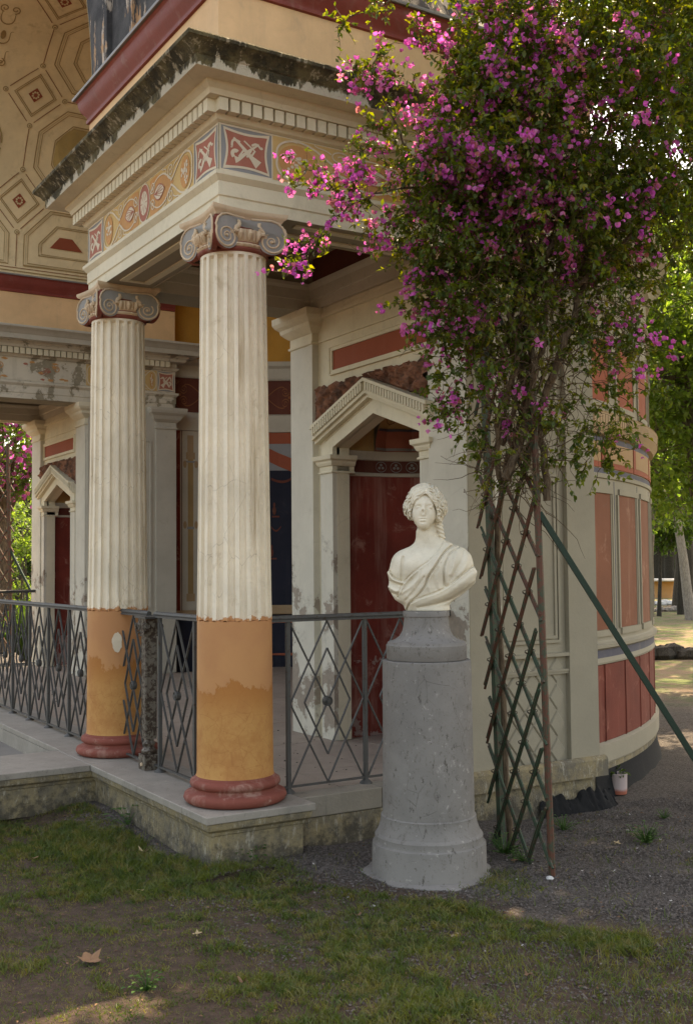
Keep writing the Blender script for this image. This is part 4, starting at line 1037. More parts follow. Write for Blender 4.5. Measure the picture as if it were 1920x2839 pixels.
def surface_nets(D, o, h):
    """naive surface nets on a grid D (negative inside)"""
    S = D < 0; nx, ny, nz = D.shape
    c = [(i, j, k) for i in (0, 1) for j in (0, 1) for k in (0, 1)]
    cell = lambda A, i, j, k: A[i:nx-1+i, j:ny-1+j, k:nz-1+k]
    cnt = sum(cell(S, *q).astype(np.int8) for q in c); act = (cnt > 0) & (cnt < 8); I = np.argwhere(act)
    idx = -np.ones(act.shape, np.int64); idx[act] = np.arange(len(I))
    P = np.zeros((len(I), 3)); W = np.zeros(len(I))
    g = lambda q: D[I[:, 0]+q[0], I[:, 1]+q[1], I[:, 2]+q[2]]
    for a in c:
        for b in c:
            if sum(abs(a[t]-b[t]) for t in range(3)) == 1 and a < b:
                va, vb = g(a), g(b); m = (va < 0) != (vb < 0); t = np.where(m, va/(va-vb+1e-12), 0)
                P += m[:, None]*(np.array(a)+t[:, None]*(np.array(b)-np.array(a))); W += m
    P = (P/W[:, None]+I)*h+np.array(o); F = []
    for ax in range(3):
        u, v = [(1, 2), (2, 0), (0, 1)][ax]
        sl0 = [slice(1, -1)]*3; sl0[ax] = slice(0, -1); sl1 = list(sl0); sl1[ax] = slice(1, None)
        e = S[tuple(sl0)] != S[tuple(sl1)]; E = np.argwhere(e); off = np.ones(3, int); off[ax] = 0; E = E+off
        fl = S[E[:, 0], E[:, 1], E[:, 2]]
        du = np.zeros(3, int); du[u] = 1; dv = np.zeros(3, int); dv[v] = 1
        ok = np.all(E < np.array(act.shape), 1); E = E[ok]; fl = fl[ok]
        q = [E-du-dv, E-dv, E, E-du]; Q = np.stack([idx[x[:, 0], x[:, 1], x[:, 2]] for x in q], 1); Q[~fl] = Q[~fl][:, ::-1]
        F.append(Q[(Q >= 0).all(1)])
    return P, np.concatenate(F)
def make_bust():
    # millimetres; x = viewer's right, z = up, y = away from the viewer (front is -y)
    h = 2.6; o = (-200, -150, -6); n = (int(460/h), int(290/h), int(634/h))
    X, Y, Z = np.meshgrid(*[np.arange(n[i])*h+o[i] for i in range(3)], indexing='ij'); X = X.astype(np.float32); Y = Y.astype(np.float32); Z = Z.astype(np.float32)
    def ell(c, r): 
        q = np.sqrt(((X-c[0])/r[0])**2+((Y-c[1])/r[1])**2+((Z-c[2])/r[2])**2); return (q-1)*min(r)
    def cap(a, b, ra, rb):
        a = np.array(a, float); b = np.array(b, float); d = b-a; t = np.clip(((X-a[0])*d[0]+(Y-a[1])*d[1]+(Z-a[2])*d[2])/d.dot(d), 0, 1)
        return np.sqrt((X-a[0]-t*d[0])**2+(Y-a[1]-t*d[1])**2+(Z-a[2]-t*d[2])**2)-(ra+(rb-ra)*t)
    def un(a, b, k): hh = np.clip(.5+.5*(b-a)/k, 0, 1); return b+(a-b)*hh-k*hh*(1-hh)
    def sub(a, b, k): hh = np.clip(.5-.5*(a+b)/k, 0, 1); return a+(-b-a)*hh+k*hh*(1-hh)
    def pld(pts):                      # distance to a polyline in the x-z plane
        best = None
        x2 = X[:, 0, :]; z2 = Z[:, 0, :]
        for a, b in zip(pts, pts[1:]):
            d = (b[0]-a[0], b[1]-a[1]); l = d[0]**2+d[1]**2; t = np.clip(((x2-a[0])*d[0]+(z2-a[1])*d[1])/l, 0, 1)
            q = np.hypot(x2-a[0]-t*d[0], z2-a[1]-t*d[1]); best = q if best is None else np.minimum(best, q)
        return best[:, None, :]
    px = lambda *P: [((x-710)*.325, (2052-y)*.325) for x, y in P]
    def smooth_line(P, n=5):
        out = []
        for i in range(len(P)-1):
            p0 = P[max(i-1, 0)]; p1 = P[i]; p2 = P[i+1]; p3 = P[min(i+2, len(P)-1)]
            for j in range(n):
                t = j/n; out.append(tuple(.5*((2*p1[k])+(-p0[k]+p2[k])*t+(2*p0[k]-5*p1[k]+4*p2[k]-p3[k])*t*t+(-p0[k]+3*p1[k]-3*p2[k]+p3[k])*t**3) for k in (0, 1)))
        return out+[P[-1]]
    # torso from the two outlines
    zl = [0, 5, 27, 49, 75, 101, 145, 180, 190, 212, 260, 293, 312, 328, 345, 372]; xl = [-90, -95, -112, -148, -164, -179, -178, -183, -176, -158, -137, -102, -70, -46, -36, -34]
    zr = [0, 7, 25, 40, 65, 100, 130, 140, 215, 264, 293, 314, 335, 350, 372]; xr = [104, 106, 112, 124, 162, 206, 238, 240, 224, 205, 176, 135, 98, 66, 50]
    zz = Z[0, 0, :]; L = np.interp(zz, zl, xl); Rr = np.interp(zz, zr, xr); 
    ker = np.ones(5)/5; L = np.convolve(np.pad(L, 2, 'edge'), ker, 'valid'); Rr = np.convolve(np.pad(Rr, 2, 'edge'), ker, 'valid')
    cx = (L+Rr)/2; hw = (Rr-L)/2; hd = np.interp(zz, [0, 20, 60, 110, 180, 240, 285, 320, 372], [72, 74, 84, 98, 100, 92, 72, 52, 42]); cy = np.interp(zz, [0, 60, 200, 300, 372], [10, 5, 12, 22, 12])
    q = (np.abs((X-cx)/hw)**2.15+np.abs((Y-cy)/hd)**2.15)**(1/2.15); T = (q-1)*np.minimum(hw, hd); T = np.maximum(T, Z-372); T = np.maximum(T, -Z)
    # chest forms
    T = un(T, ell((-62, -62, 210), (46, 34, 50)), 26); T = un(T, ell((70, -66, 190), (50, 36, 56)), 26)
    T = un(T, ell((150, -5, 225), (66, 70, 74)), 34); T = un(T, ell((-112, 0, 210), (52, 66, 72)), 30)
    rel = np.zeros_like(X[:, :1, :])
    def ridge(P, w_, a): 
        nonlocal rel
        d = pld(smooth_line(px(*P))); rel = rel+a*np.exp(-(d/w_)**2)
    def step(P, w_, a):                 # a fold lip with a sharp groove under it
        ridge(P, w_, a)
    strap_lo = [(1120, 1085), (990, 1205), (870, 1400), (760, 1560), (710, 1690), (600, 1830), (490, 1930), (432, 2040)]
    strap_hi = [(985, 1030), (900, 1180), (760, 1330), (610, 1440), (470, 1560), (370, 1680), (305, 1850)]
    ridge([(1040, 1080), (930, 1250), (800, 1420), (690, 1540), (560, 1690), (470, 1840)], 19, 11)
    ridge(strap_lo, 4.2, -13); ridge([(x-18, y-10) for x, y in strap_lo], 7, 4)
    ridge(strap_hi, 3.5, -6.5); ridge([(x+14, y+14) for x, y in strap_hi], 6, 5)
    ridge([(640, 1480), (600, 1600), (480, 1720), (340, 1800)], 7, 6); ridge([(700, 1560), (600, 1700), (520, 1800), (420, 1900)], 6, -5); ridge([(520, 1580), (420, 1720), (330, 1830)], 5, -4)
    hem = [(1420, 1400), (1250, 1530), (1090, 1660), (980, 1730), (850, 1790), (620, 1870), (500, 1930)]
    ridge(hem, 4, -9); ridge([(1440, 1500), (1280, 1620), (1100, 1760), (900, 1850), (700, 1920), (520, 1975)], 22, 12); ridge([(x, y+22) for x, y in hem], 7, 4)
    ridge([(1450, 1640), (1250, 1790), (1060, 1900), (850, 1960), (600, 2010)], 6, -9)
    for P, w_, a in (([(1200, 1130), (1080, 1220), (1010, 1370), (985, 1500), (1000, 1690)], 4, -8), ([(1060, 1280), (1030, 1450), (1040, 1640)], 8, 5), ([(950, 1360), (985, 1480), (990, 1700)], 5, -4), ([(1270, 1190), (1240, 1330), (1150, 1480), (1080, 1640)], 6, -5),
        ([(1180, 1170), (1150, 1330), (1090, 1520)], 10, 6), ([(1330, 1260), (1310, 1400), (1200, 1540)], 10, 5), ([(900, 1430), (840, 1560), (870, 1730)], 7, -4), ([(940, 1400), (900, 1580), (930, 1740)], 8, 4), ([(820, 1520), (760, 1650), (790, 1790)], 6, 4),
        ([(160, 1490), (230, 1590), (390, 1645)], 6, 9), ([(185, 1470), (255, 1565), (370, 1615)], 4, -7), ([(180, 1620), (280, 1660), (370, 1680)], 5, -6), ([(170, 1700), (260, 1760), (330, 1760)], 8, 6), ([(200, 1790), (280, 1820), (320, 1870)], 5, -6), ([(390, 1270), (372, 1400), (368, 1600)], 7, -8),
        ([(560, 1080), (640, 1120), (760, 1110)], 10, -2), ([(440, 1140), (560, 1200), (660, 1230)], 12, 3)): ridge(P, w_, a)
    T = T-rel*np.clip((cy-Y)/28, 0, 1)
    # neck
    N_ = cap((6, 14, 430), (8, 20, 318), 43, 47); N_ = un(N_, cap((-20, -12, 400), (28, -22, 322), 12, 9), 16); B = un(T, N_, 34)
    # head -------------------------------------------------
    f = ell((-3, -22, 474), (58, 72, 86)); f = un(f, ell((-4, -62, 415), (25, 26, 24)), 26)          # face and chin
    f = un(f, ell((-28, -56, 455), (24, 26, 30)), 20); f = un(f, ell((24, -56, 455), (24, 26, 30)), 20)   # cheeks
    f = un(f, ell((0, -52, 520), (44, 34, 30)), 20)                                                     # forehead
    for sx, ex in ((-1, -27), (1, 29)):
        f = sub(f, ell((ex-sx*1, -94, 496), (13.5, 15, 8)), 6)                                           # socket
        f = un(f, ell((ex, -76, 492), (13, 12, 8)), 3)
        f = un(f, cap((ex-10, -83+(3 if sx < 0 else 0), 496.5), (ex+10, -83+(3 if sx > 0 else 0), 496.5), 1.6, 1.6), 4)                          # upper lid
        f = un(f, cap((ex-9, -81, 486.5), (ex+9, -81, 486.5), 1.2, 1.2), 4)
        f = un(f, cap((ex-11, -80, 504.5), (ex-1, -81, 509), 3.0, 3.2), 10); f = un(f, cap((ex-1, -81, 509), (ex+12, -77, 504), 3.2, 2.6), 10)                                  # brow
    f = un(f, cap((1, -91, 508), (-2, -97, 478), 5.5, 8.5), 9)                                              # stump of the nose
    f = un(f, ell((-4, -93, 468), (13, 8, 18)), 7); f = sub(f, ell((-4, -106, 468), (6.5, 11, 15)), 1.2)
    f = un(f, ell((-5, -86, 440), (19, 9, 5)), 4); f = un(f, ell((-5, -85, 430), (15, 9, 5.2)), 4); f = sub(f, cap((-20, -94, 436), (10, -94, 436), 2.6, 2.6), 3)
    f = sub(f, ell((-5, -92, 421), (15, 5, 4)), 4)
    hair = ell((2, 8, 520), (88, 100, 91)); hair = un(hair, ell((-68, -2, 492), (32, 44, 42)), 18); hair = un(hair, ell((72, 0, 494), (34, 46, 44)), 18)
    hair = un(hair, ell((-50, -20, 462), (24, 34, 34)), 18); hair = un(hair, ell((62, -12, 452), (20, 34, 30)), 18); hair = un(hair, ell((5, 75, 470), (50, 40, 40)), 20)
    # opening for the face: inside the hairline
    hl = smooth_line(px((505, 760), (515, 640), (525, 560), (570, 470), (640, 400), (735, 342), (800, 400), (855, 480), (885, 570), (885, 700), (880, 760)), 6)
    hx = np.array([p[0] for p in hl]); hz = np.array([p[1] for p in hl])
    x2 = X[:, 0, :]; z2 = Z[:, 0, :]; ins = np.zeros(x2.shape, bool); j = len(hl)-1
    for i in range(len(hl)):
        c_ = ((hz[i] > z2) != (hz[j] > z2)) & (x2 < (hx[j]-hx[i])*(z2-hz[i])/(hz[j]-hz[i]+1e-9)+hx[i]); ins ^= c_; j = i
    dl = pld(hl)[:, 0, :]; sdl = np.where(ins, -dl, dl)[:, None, :]
    front = np.clip((20-Y)/40, 0, 1)
    nz = np.sin(X*.09+Z*.05)*1.6+np.sin(X*.05-Z*.11+Y*.07)*1.8
    wave = np.sin(sdl*.5+nz)*3.2+np.sin(sdl*.23+nz*1.7+1)*3.0
    thick = np.clip(sdl/12, -2, 1)*5
    hair = hair-(thick+wave*np.clip(sdl/8, 0, 1)*np.clip((560-Z)/60, .75, 1))*front*.9-(1-front)*(5+np.sin(Z*.3+np.sin(X*.08)*2)*1.2)
    hair = hair-4*np.exp(-((X-8)/3.)**2)*(-1)*(Z > 560)*.6                     # parting
    cut = np.where(np.broadcast_to(sdl, X.shape) < 0, (Y+34).clip(-60, 60)*-1, -999)
    hair = np.maximum(hair, cut)
    H = un(f, hair, 2.0)
    H = un(H, cap((62, 10, 440), (64, 2, 400), 17, 15), 8); lock = un(cap((62, 2, 445), (70, -2, 400), 17, 16), cap((70, -2, 400), (84, 2, 348), 16, 12), 6)
    lock = lock-2.6*np.sin((Z*.34)+(X*.16)); H = un(H, lock, 6)
    B = un(B, H, 9)
    B = un(B, ell((7, 10, 2), (97, 72, 26)), 16); B = np.maximum(B, -Z-1.0)
    P, F = surface_nets(B.astype(np.float32), o, h)
    return P/1000., F
bp, bf = make_bust()
# mm frame -> world: x viewer's right, y away from the viewer
dirv = Vector((PC[0]-CAM.x, PC[1]-CAM.y)).normalized(); rgt = Vector((dirv.y, -dirv.x))
tw = R_(-3); rg = Vector((rgt.x*math.cos(tw)-rgt.y*math.sin(tw), rgt.x*math.sin(tw)+rgt.y*math.cos(tw))); bk = Vector((-rg.y, rg.x))
BW = np.stack([PC[0]+rg.x*bp[:, 0]+bk.x*bp[:, 1], PC[1]+rg.y*bp[:, 0]+bk.y*bp[:, 1], 1.239+bp[:, 2]], 1)
def np_mesh(name, V, F, mat, parent=None, smooth=True):
    me = bpy.data.meshes.new(name); V = np.asarray(V, np.float32); F = np.asarray(F, np.int32); k = F.shape[1]
    me.vertices.add(len(V)); me.vertices.foreach_set('co', V.ravel()); me.loops.add(F.size); me.loops.foreach_set('vertex_index', F.ravel())
    me.polygons.add(len(F)); me.polygons.foreach_set('loop_start', np.arange(len(F), dtype=np.int32)*k)
    try: me.polygons.foreach_set('loop_total', np.full(len(F), k, np.int32))
    except Exception: pass
    if smooth: me.polygons.foreach_set('use_smooth', np.ones(len(F), bool))
    for m_ in mats(mat): me.materials.append(m_)
    me.update(calc_edges=True); me.validate()
    o = bpy.data.objects.new(name, me); link(o)
    if parent:
        o.parent = parent
        if parent.type == 'EMPTY': o.matrix_parent_inverse = (Matrix.Translation(parent.location) @ parent.rotation_euler.to_matrix().to_4x4()).inverted()
    return o
bust = np_mesh('bust_statue', BW, bf, 'bust')
tag(bust, 'cream marble bust of a draped woman with broken nose, on the grey pedestal', 'statue')

# =================================================================== IRON RAILINGS
ZR0, ZR1 = .30, 1.165
def railing(name, label, origin, ax, length, posts, panels, label_group, ends=True, feet=True):
    """ax: 'x' or 'y'; posts and panel spans measured along it from origin"""
    t = thing(name, label, 'railing', (*origin, .27), label_group)
    def W(s, z, o_=0): return (origin[0]+s, origin[1]+o_, z) if ax == 'x' else (origin[0]+o_, origin[1]+s, z)
    MB().tube([W(length[0], 1.180, 0), W(length[0]+.01, 1.182), W(length[1]-.01, 1.182), W(length[1], 1.180)], .016, 8).bar(W(length[0], 1.168), W(length[1], 1.168), .036, .010).build('top_rail', 'rail', t, smooth=True)
    MB().bar(W(length[0], .300), W(length[1], .300), .018, .010).build('bottom_rail', 'rail', t)
    for p in posts:
        mb = MB().box(*([W(p-.011, 0)[0], W(p+.011, 0)[0]] if ax == 'x' else [origin[0]-.011, origin[0]+.011]), *([origin[1]-.011, origin[1]+.011] if ax == 'x' else [origin[1]+p-.011, origin[1]+p+.011]), .275, 1.165)
        c = W(p, 0)
        mb.lathe([(.036, .268), (.032, .276), (.018, .288), (.012, .293)], (c[0], c[1]), 14)
        mb.build('post', 'rail', t, bevel=.002)
    for a, b in panels:
        m_ = (a+b)/2; zc = (ZR0+ZR1)/2; hw = (b-a)/2-.012; hh = (ZR1-ZR0)/2-.004
        def B(p, q, o_): MB().bar(W(m_+p[0]*hw, zc+p[1]*hh, o_), W(m_+q[0]*hw, zc+q[1]*hh, o_), .012, .006, up=(0, 1, 0) if ax == 'y' else (1, 0, 0)).build('bar', 'rail', t)
        B((-1, 1), (1, -1), .004); B((1, 1), (-1, -1), -.004)
        for p, q in (((0, 1), (-1, 0)), ((0, 1), (1, 0)), ((0, -1), (-1, 0)), ((0, -1), (1, 0))): B(p, q, .0005)
        for p, q in (((0, .66), (-.62, 0)), ((0, .66), (.62, 0)), ((0, -.66), (-.62, 0)), ((0, -.66), (.62, 0))): B(p, q, -.0005)
        pr = [(.0, -.016), (.024, -.016), (.027, -.012), (.027, .012), (.022, .016), (.019, .011), (.012, .011), (.010, .017), (0, .018)]
        d = MB(); d.lathe([(r, z) for r, z in pr], (0, 0), 20); d.v = [(x, z, y) if ax == 'x' else (z, x, y) for x, y, z in d.v]
        if ax == 'x': d.v = [(x, -y, z) for x, y, z in d.v]
        else: d.v = [(-x, y, z) for x, y, z in d.v]
        c = W(m_, zc); d.v = [(x+c[0], y+c[1], z+c[2]) for x, y, z in d.v]; d.build('disc', 'rail', t, smooth=True)
    return t
railing('iron_railing', 'grey iron diamond railing between the ochre column foot and the right pier, behind the pedestal', (0, -.005), 'x', (.17, 1.38), (.307, .787, 1.265), ((.307, .787), (.787, 1.265)), 'iron railings of the pavilion')
railing('iron_railing', 'short grey iron railing panel beside the farther column, left of the cast iron post', (-.03, 0), 'y', (1.10, 1.72), (1.60,), ((1.12, 1.60),), 'iron railings of the pavilion')
railing('iron_railing', 'short grey iron railing panel between the cast iron post and the front column', (-.03, 0), 'y', (.20, 1.00), (.93, .43), ((.43, .93),), 'iron railings of the pavilion')
ps = [2.07+.497*i for i in range(9)]
railing('iron_railing', 'long grey iron railing across the hall opening, left of both columns', (-.05, 0), 'y', (1.9, 6.45), ps[1:], [(a, b) for a, b in zip(ps, ps[1:])], 'iron railings of the pavilion')
railing('iron_railing', 'farthest iron railing, closing the outer side of the far porch', (0, MIR+.005), 'x', (.17, 1.38), (.307, .787, 1.265), ((.307, .787), (.787, 1.265)), 'iron railings of the pavilion')
# cast iron post
ci = thing('cast_iron_post', 'rusty cast iron gate post with Ionic scroll head and square foot between two railing panels', 'post', (-.05, 1.05, .27))
cxx, cyy = -.05, 1.05
m = MB(); m.box(cxx-.048, cxx+.048, cyy-.048, cyy+.048, .27, .362); m.build('foot', 'castiron', ci, bevel=.004)
m = MB(); m.lathe([(.040, .362), (.045, .372), (.046, .382), (.036, .392), (.030, .405), (.036, .418), (.038, .424), (.028, .436), (.027, .46)], (cxx, cyy), 20)
m.build('collar', 'castiron', ci, smooth=True)
m = MB(); m.box(cxx-.034, cxx+.034, cyy-.034, cyy+.034, .45, 1.05)
for sx in (-1, 1):
    for s in (-1, 1): m.box(cxx+sx*.034-.003, cxx+sx*.034+.003, cyy+s*.028-.004, cyy+s*.028+.004, .46, 1.04); m.box(cxx+s*.028-.004, cxx+s*.028+.004, cyy+sx*.034-.003, cyy+sx*.034+.003, .46, 1.04)
m.build('shaft', 'castiron', ci, bevel=.002)
m = MB(); m.prism([(cyy-.035, 1.05), (cyy+.035, 1.05), (cyy+.062, 1.14), (cyy+.062, 1.155), (cyy-.062, 1.155), (cyy-.062, 1.14)], 'x', cxx-.045, cxx+.045)
for sy in (-1, 1):
    for sx in (-1, 1):
        sp = spiral(0, 0, .026, .005, 90, 2*sy, 30)
        m.tube([(cxx+sx*.047, cyy+sy*.045+a, 1.110+b) for a, b in sp], .005, 6); m.tube([(cxx+sy*.045+a, cyy+sx*.06, 1.110+b) for a, b in sp], .005, 6)
    m.tube([(cxx-.05, cyy+sy*.03, 1.075), (cxx-.052, cyy+sy*.048, 1.065), (cxx-.05, cyy+sy*.055, 1.08)], .006, 6)
m.build('scroll_head', 'castiron', ci, smooth=True)
MB().box(cxx-.058, cxx+.058, cyy-.085, cyy+.09, 1.157, 1.169).build('cap_plate', 'rail', ci)
m = MB(); m.tube([(cxx-.048, cyy-.012, .305), (cxx-.056, cyy-.012, .305)], .010, 12).build('bolt', 'cap_cream', ci)

# =================================================================== TRELLIS
PL, PR = Vector((1.197, -.655, 0)), Vector((1.055, -1.187, 0))
cr = Vector((RX[0], RX[1], 0)).normalized()
LEAN = -cr*.022                                     # metres sideways per metre of height
def tp(u, z, o_=0):                                # u 0..1 from the left post to the right, z height, o_ towards the viewer
    nrm = Vector((-.9660, .2585, 0)); p = PL+(PR-PL)*u+LEAN*z+nrm*o_; p.z = z; return p
tr = thing('lath_trellis', 'tall green and rust lath trellis tied with wire, carrying the bougainvillea beside the pedestal', 'trellis', (1.126, -.92, 0))
for u in (0, 1):
    m = MB(); m.tube([tp(u, -.05), tp(u, 1.2), tp(u, 2.4), tp(u, 3.5)], [.0165]*4 if u else [.021]*4, 8 if u else 4); m.build('post', 'wood_red' if u else 'wood', tr, smooth=bool(u), bevel=0)
def lath(u0, z0, u1, z1, o_, mat, r=.0072):
    d = (tp(u1, z1, o_)-tp(u0, z0, o_)).normalized(); n = Vector((-.966, .2585, 0)); sdv = d.cross(n).normalized()*.0066
    for s in (-1, 1):
        e0, e1 = random.uniform(-.03, .03), random.uniform(-.03, .03); mid = (tp(u0, z0, o_)+tp(u1, z1, o_))/2+Vector((random.uniform(-.004, .004),)*3)
        MB().tube([tp(u0, z0, o_)+sdv*s-d*e0, mid+sdv*s, tp(u1, z1, o_)+sdv*s+d*e1], r, 6).build('lath', mat, tr, smooth=True)
PER = .285
H1 = .80; H2 = .62                                    # rise over the full width for the two directions
for k in range(-2, 12):
    z = .08+PER*k                                    # rising to the right
    za, zb = z, z+H1; u0, u1 = -.16, 1.0
    if za < 0: u0 = (-za+.02)/H1; 
    zz0 = max(.02, z+H1*u0) if k < 0 else z+H1*u0
    lath(u0, zz0 if k >= 0 else .02, u1, zb, .026, 'wood_red' if 2 <= k <= 7 else 'wood')
    z = .36+PER*k                                    # falling to the right
    za, zb = z+H2, z; u0, u1 = -.14, 1.03
    if zb < 0.02: u1 = max(.1, (za-.02)/H2)
    if za > .2: lath(u0, za-H2*u0, u1, max(.02, za-H2*u1), .012, 'wood' if k < 3 or k > 6 else 'wood_red')
wi = MB()
for k in range(-1, 12):
    for k2 in range(-3, 12):
        # crossing: .08+PER*k+H1 u = .36+PER*k2+H2-H2 u
        u = (.36+PER*k2+H2-.08-PER*k)/(H1+H2); z = .08+PER*k+H1*u
        if -.1 < u < 1.02 and .05 < z < 3.2:
            c = tp(u, z, .024)
            for j in range(2):
                pts = [c+Vector((0, 0, .006*j))+Vector((cr.x*.017*math.cos(t), cr.y*.017*math.cos(t), 0))+Vector((-.966, .2585, 0))*.020*math.sin(t)+Vector((0, 0, .012*math.sin(t+j))) for t in [2*PI*i/10 for i in range(11)]]
                wi.tube(pts, .0018, 4)
tag(wi.build('tie_wire', 'wire', tr), kind='stuff')
MB().bar(tp(1, 1.70, .0)+Vector((.01, 0, 0)), (1.876, -1.768, -.02), .034, .026).build('brace', 'brace', tr)
# =================================================================== LEAF MATERIALS
def leaf_mat(name, cols, trans=.45, tcol=None, scale=26, rough=.45):
    b = NB(name)
    n = b.n.new('ShaderNodeTexWhiteNoise'); q = b.n.new('ShaderNodeVectorMath'); q.operation = 'SNAP'; b.L(b.pos, q.inputs[0]); q.inputs[1].default_value = (.05, .05, .05); b.L(q.outputs[0], n.inputs[0])
    oi = b.n.new('ShaderNodeObjectInfo'); f = b.math('FRACT', b.math('ADD', b.math('ADD', n.outputs[0], oi.outputs['Random']), b.math('MULTIPLY', b.noise(1.3, 3), .6)))
    r = b.n.new('ShaderNodeValToRGB'); b.L(f, r.inputs[0]); e = r.color_ramp.elements
    for i, c in enumerate(cols):
        p = i/(len(cols)-1)
        if i < 2: e[i].position = p; e[i].color = (*c, 1)
        else: x = e.new(p); x.color = (*c, 1)
    b.out(r.outputs[0], rough, spec=.35)
    t = b.n.new('ShaderNodeBsdfTranslucent'); mx = b.n.new('ShaderNodeMixShader'); mx.inputs[0].default_value = trans
    tc = b.n.new('ShaderNodeMix'); tc.data_type = 'RGBA'; tc.blend_type = 'MULTIPLY'; tc.inputs[0].default_value = 1; b.L(r.outputs[0], tc.inputs[6]); tc.inputs[7].default_value = (*(tcol or (2.2, 2.0, .7)), 1)
    tc.clamp_result = True
    b.L(tc.outputs[2], t.inputs['Color']); b.L(b.b.outputs[0], mx.inputs[1]); b.L(t.outputs[0], mx.inputs[2])
    b.L(mx.outputs[0], b.n['Material Output'].inputs[0]); return b.m
M['bleaf'] = leaf_mat('bougainvillea_leaf', [(.035, .065, .014), (.06, .10, .018), (.11, .15, .025), (.045, .075, .016), (.19, .20, .035)], .5, (2.4, 2.0, .5))  # brightest green stands in for sunlight glowing through leaves
M['bract'] = leaf_mat('bougainvillea_bract', [(.50, .09, .38), (.60, .14, .44), (.44, .07, .36), (.62, .22, .42), (.40, .08, .22), (.45, .20, .16)], .5, (1.7, 1.3, 1.6), rough=.6)
M['tleaf'] = leaf_mat('light_tree_leaf', [(.07, .12, .03), (.10, .165, .04), (.16, .21, .06), (.06, .10, .025)], .55, (1.9, 2.0, .8))
M['dleaf'] = leaf_mat('dark_tree_leaf', [(.03, .06, .015), (.045, .09, .02), (.07, .11, .03), (.035, .06, .02)], .5, (2.1, 2.2, .8))
M['grass'] = leaf_mat('grass_blade', [(.045, .075, .015), (.07, .10, .02), (.10, .12, .025), (.16, .14, .05), (.055, .085, .018)], .35, (1.8, 1.8, .6))
M['herb'] = leaf_mat('weed_leaf', [(.03, .09, .02), (.04, .11, .02), (.06, .13, .03)], .4)
def bark(name, c, c2):
    b = NB(name); n = b.noise(1, 8, .7, b.scaled((60, 60, 12))); n2 = b.noise(18, 6)
    return b.out(b.mix(b.rng(n, .35, .65), c, c2), .9, b.bump(b.math('ADD', n, n2), .6, .01))
M['stem'] = bark('vine_stem', (.06, .038, .022), (.15, .105, .065)); M['twig'] = bark('vine_twig', (.055, .032, .018), (.14, .09, .05))
M['bark'] = bark('tree_bark', (.07, .055, .04), (.20, .16, .12)); M['bark_dark'] = bark('dark_bark', (.02, .017, .013), (.06, .05, .038)); M['bark_pale'] = bark('pale_bark', (.16, .13, .11), (.32, .28, .24))
M['deadleaf'] = plaster('dead_leaf', (.20, .115, .065), var=.7, dirt=(.12, .07, .04), dirt_amt=.4)
M['deadleaf_pale'] = plaster('pale_dead_leaf', (.42, .32, .18), var=.75, dirt=(.2, .12, .06), dirt_amt=.4)
M['whitestone'] = plaster('white_stone', (.55, .54, .52), dirt_amt=.2)

# =================================================================== VECTORISED LEAVES
def unit(v): return v/(np.linalg.norm(v, axis=1, keepdims=True)+1e-9)
def leaf_fans(P, D, U, S, W=.5, fold=.18, droop=.25):
    """P base points, D directions, U approx up normals, S lengths -> verts, quads (two per leaf)"""
    D = unit(D); X = unit(np.cross(D, U)); N = np.cross(X, D); S = S[:, None]
    base = P; tip = P+D*S-N*S*droop*.8; mid = P+D*S*.48-N*S*(.0); l = mid+X*S*W*.5+N*S*fold; r = mid-X*S*W*.5+N*S*fold
    l2 = P+D*S*.78+X*S*W*.28+N*S*(fold*.5-droop*.35); r2 = P+D*S*.78-X*S*W*.28+N*S*(fold*.5-droop*.35)
    m2 = P+D*S*.75-N*S*droop*.35
    V = np.stack([base, l, mid, r, l2, m2, r2, tip], 1).reshape(-1, 3); n = len(P); o = np.arange(n)[:, None]*8
    F = np.concatenate([o+np.array([[0, 1, 2, 2]]), o+np.array([[0, 2, 3, 3]]), ], 0)
    T = np.concatenate([o+np.array([[0, 2, 1]]), o+np.array([[0, 3, 2]]), o+np.array([[1, 2, 5]]), o+np.array([[1, 5, 4]]), o+np.array([[2, 3, 6]]), o+np.array([[2, 6, 5]]), o+np.array([[4, 5, 7]]), o+np.array([[5, 6, 7]])], 0)
    return V, T
def simple_leaves(P, D, U, S, W=.55):
    D = unit(D); X = unit(np.cross(D, U)); N = np.cross(X, D); S = S[:, None]
    V = np.stack([P, P+D*S*.5+X*S*W*.5+N*S*.1, P+D*S-N*S*.12, P+D*S*.5-X*S*W*.5+N*S*.1], 1).reshape(-1, 3); o = np.arange(len(P))[:, None]*4
    return V, np.concatenate([o+np.array([[0, 2, 1]]), o+np.array([[0, 3, 2]])], 0)
def twig_mesh(paths, r0, r1):
    """paths: (n, k, 3) -> 3-sided tubes"""
    n, k, _ = paths.shape; d = np.gradient(paths, axis=1); d = d/(np.linalg.norm(d, axis=2, keepdims=True)+1e-9)
    ref = np.tile(np.array([.3, .5, .81]), (n, k, 1)); x = np.cross(d, ref); x /= np.linalg.norm(x, axis=2, keepdims=True)+1e-9; y = np.cross(d, x)
    rr = (np.linspace(1, 0, k)[None, :, None]*(np.asarray(r0).reshape(-1, 1, 1)-r1)+r1)
    V = np.stack([paths+(x*math.cos(a)+y*math.sin(a))*rr for a in (0, 2.094, 4.189)], 2).reshape(-1, 3); F = []
    base = (np.arange(n)[:, None]*k+np.arange(k-1)[None, :]).ravel()*3
    for j in range(3): j2 = (j+1) % 3; F.append(np.stack([base+j, base+j2, base+3+j2, base+3+j], 1))
    return V, np.concatenate(F)
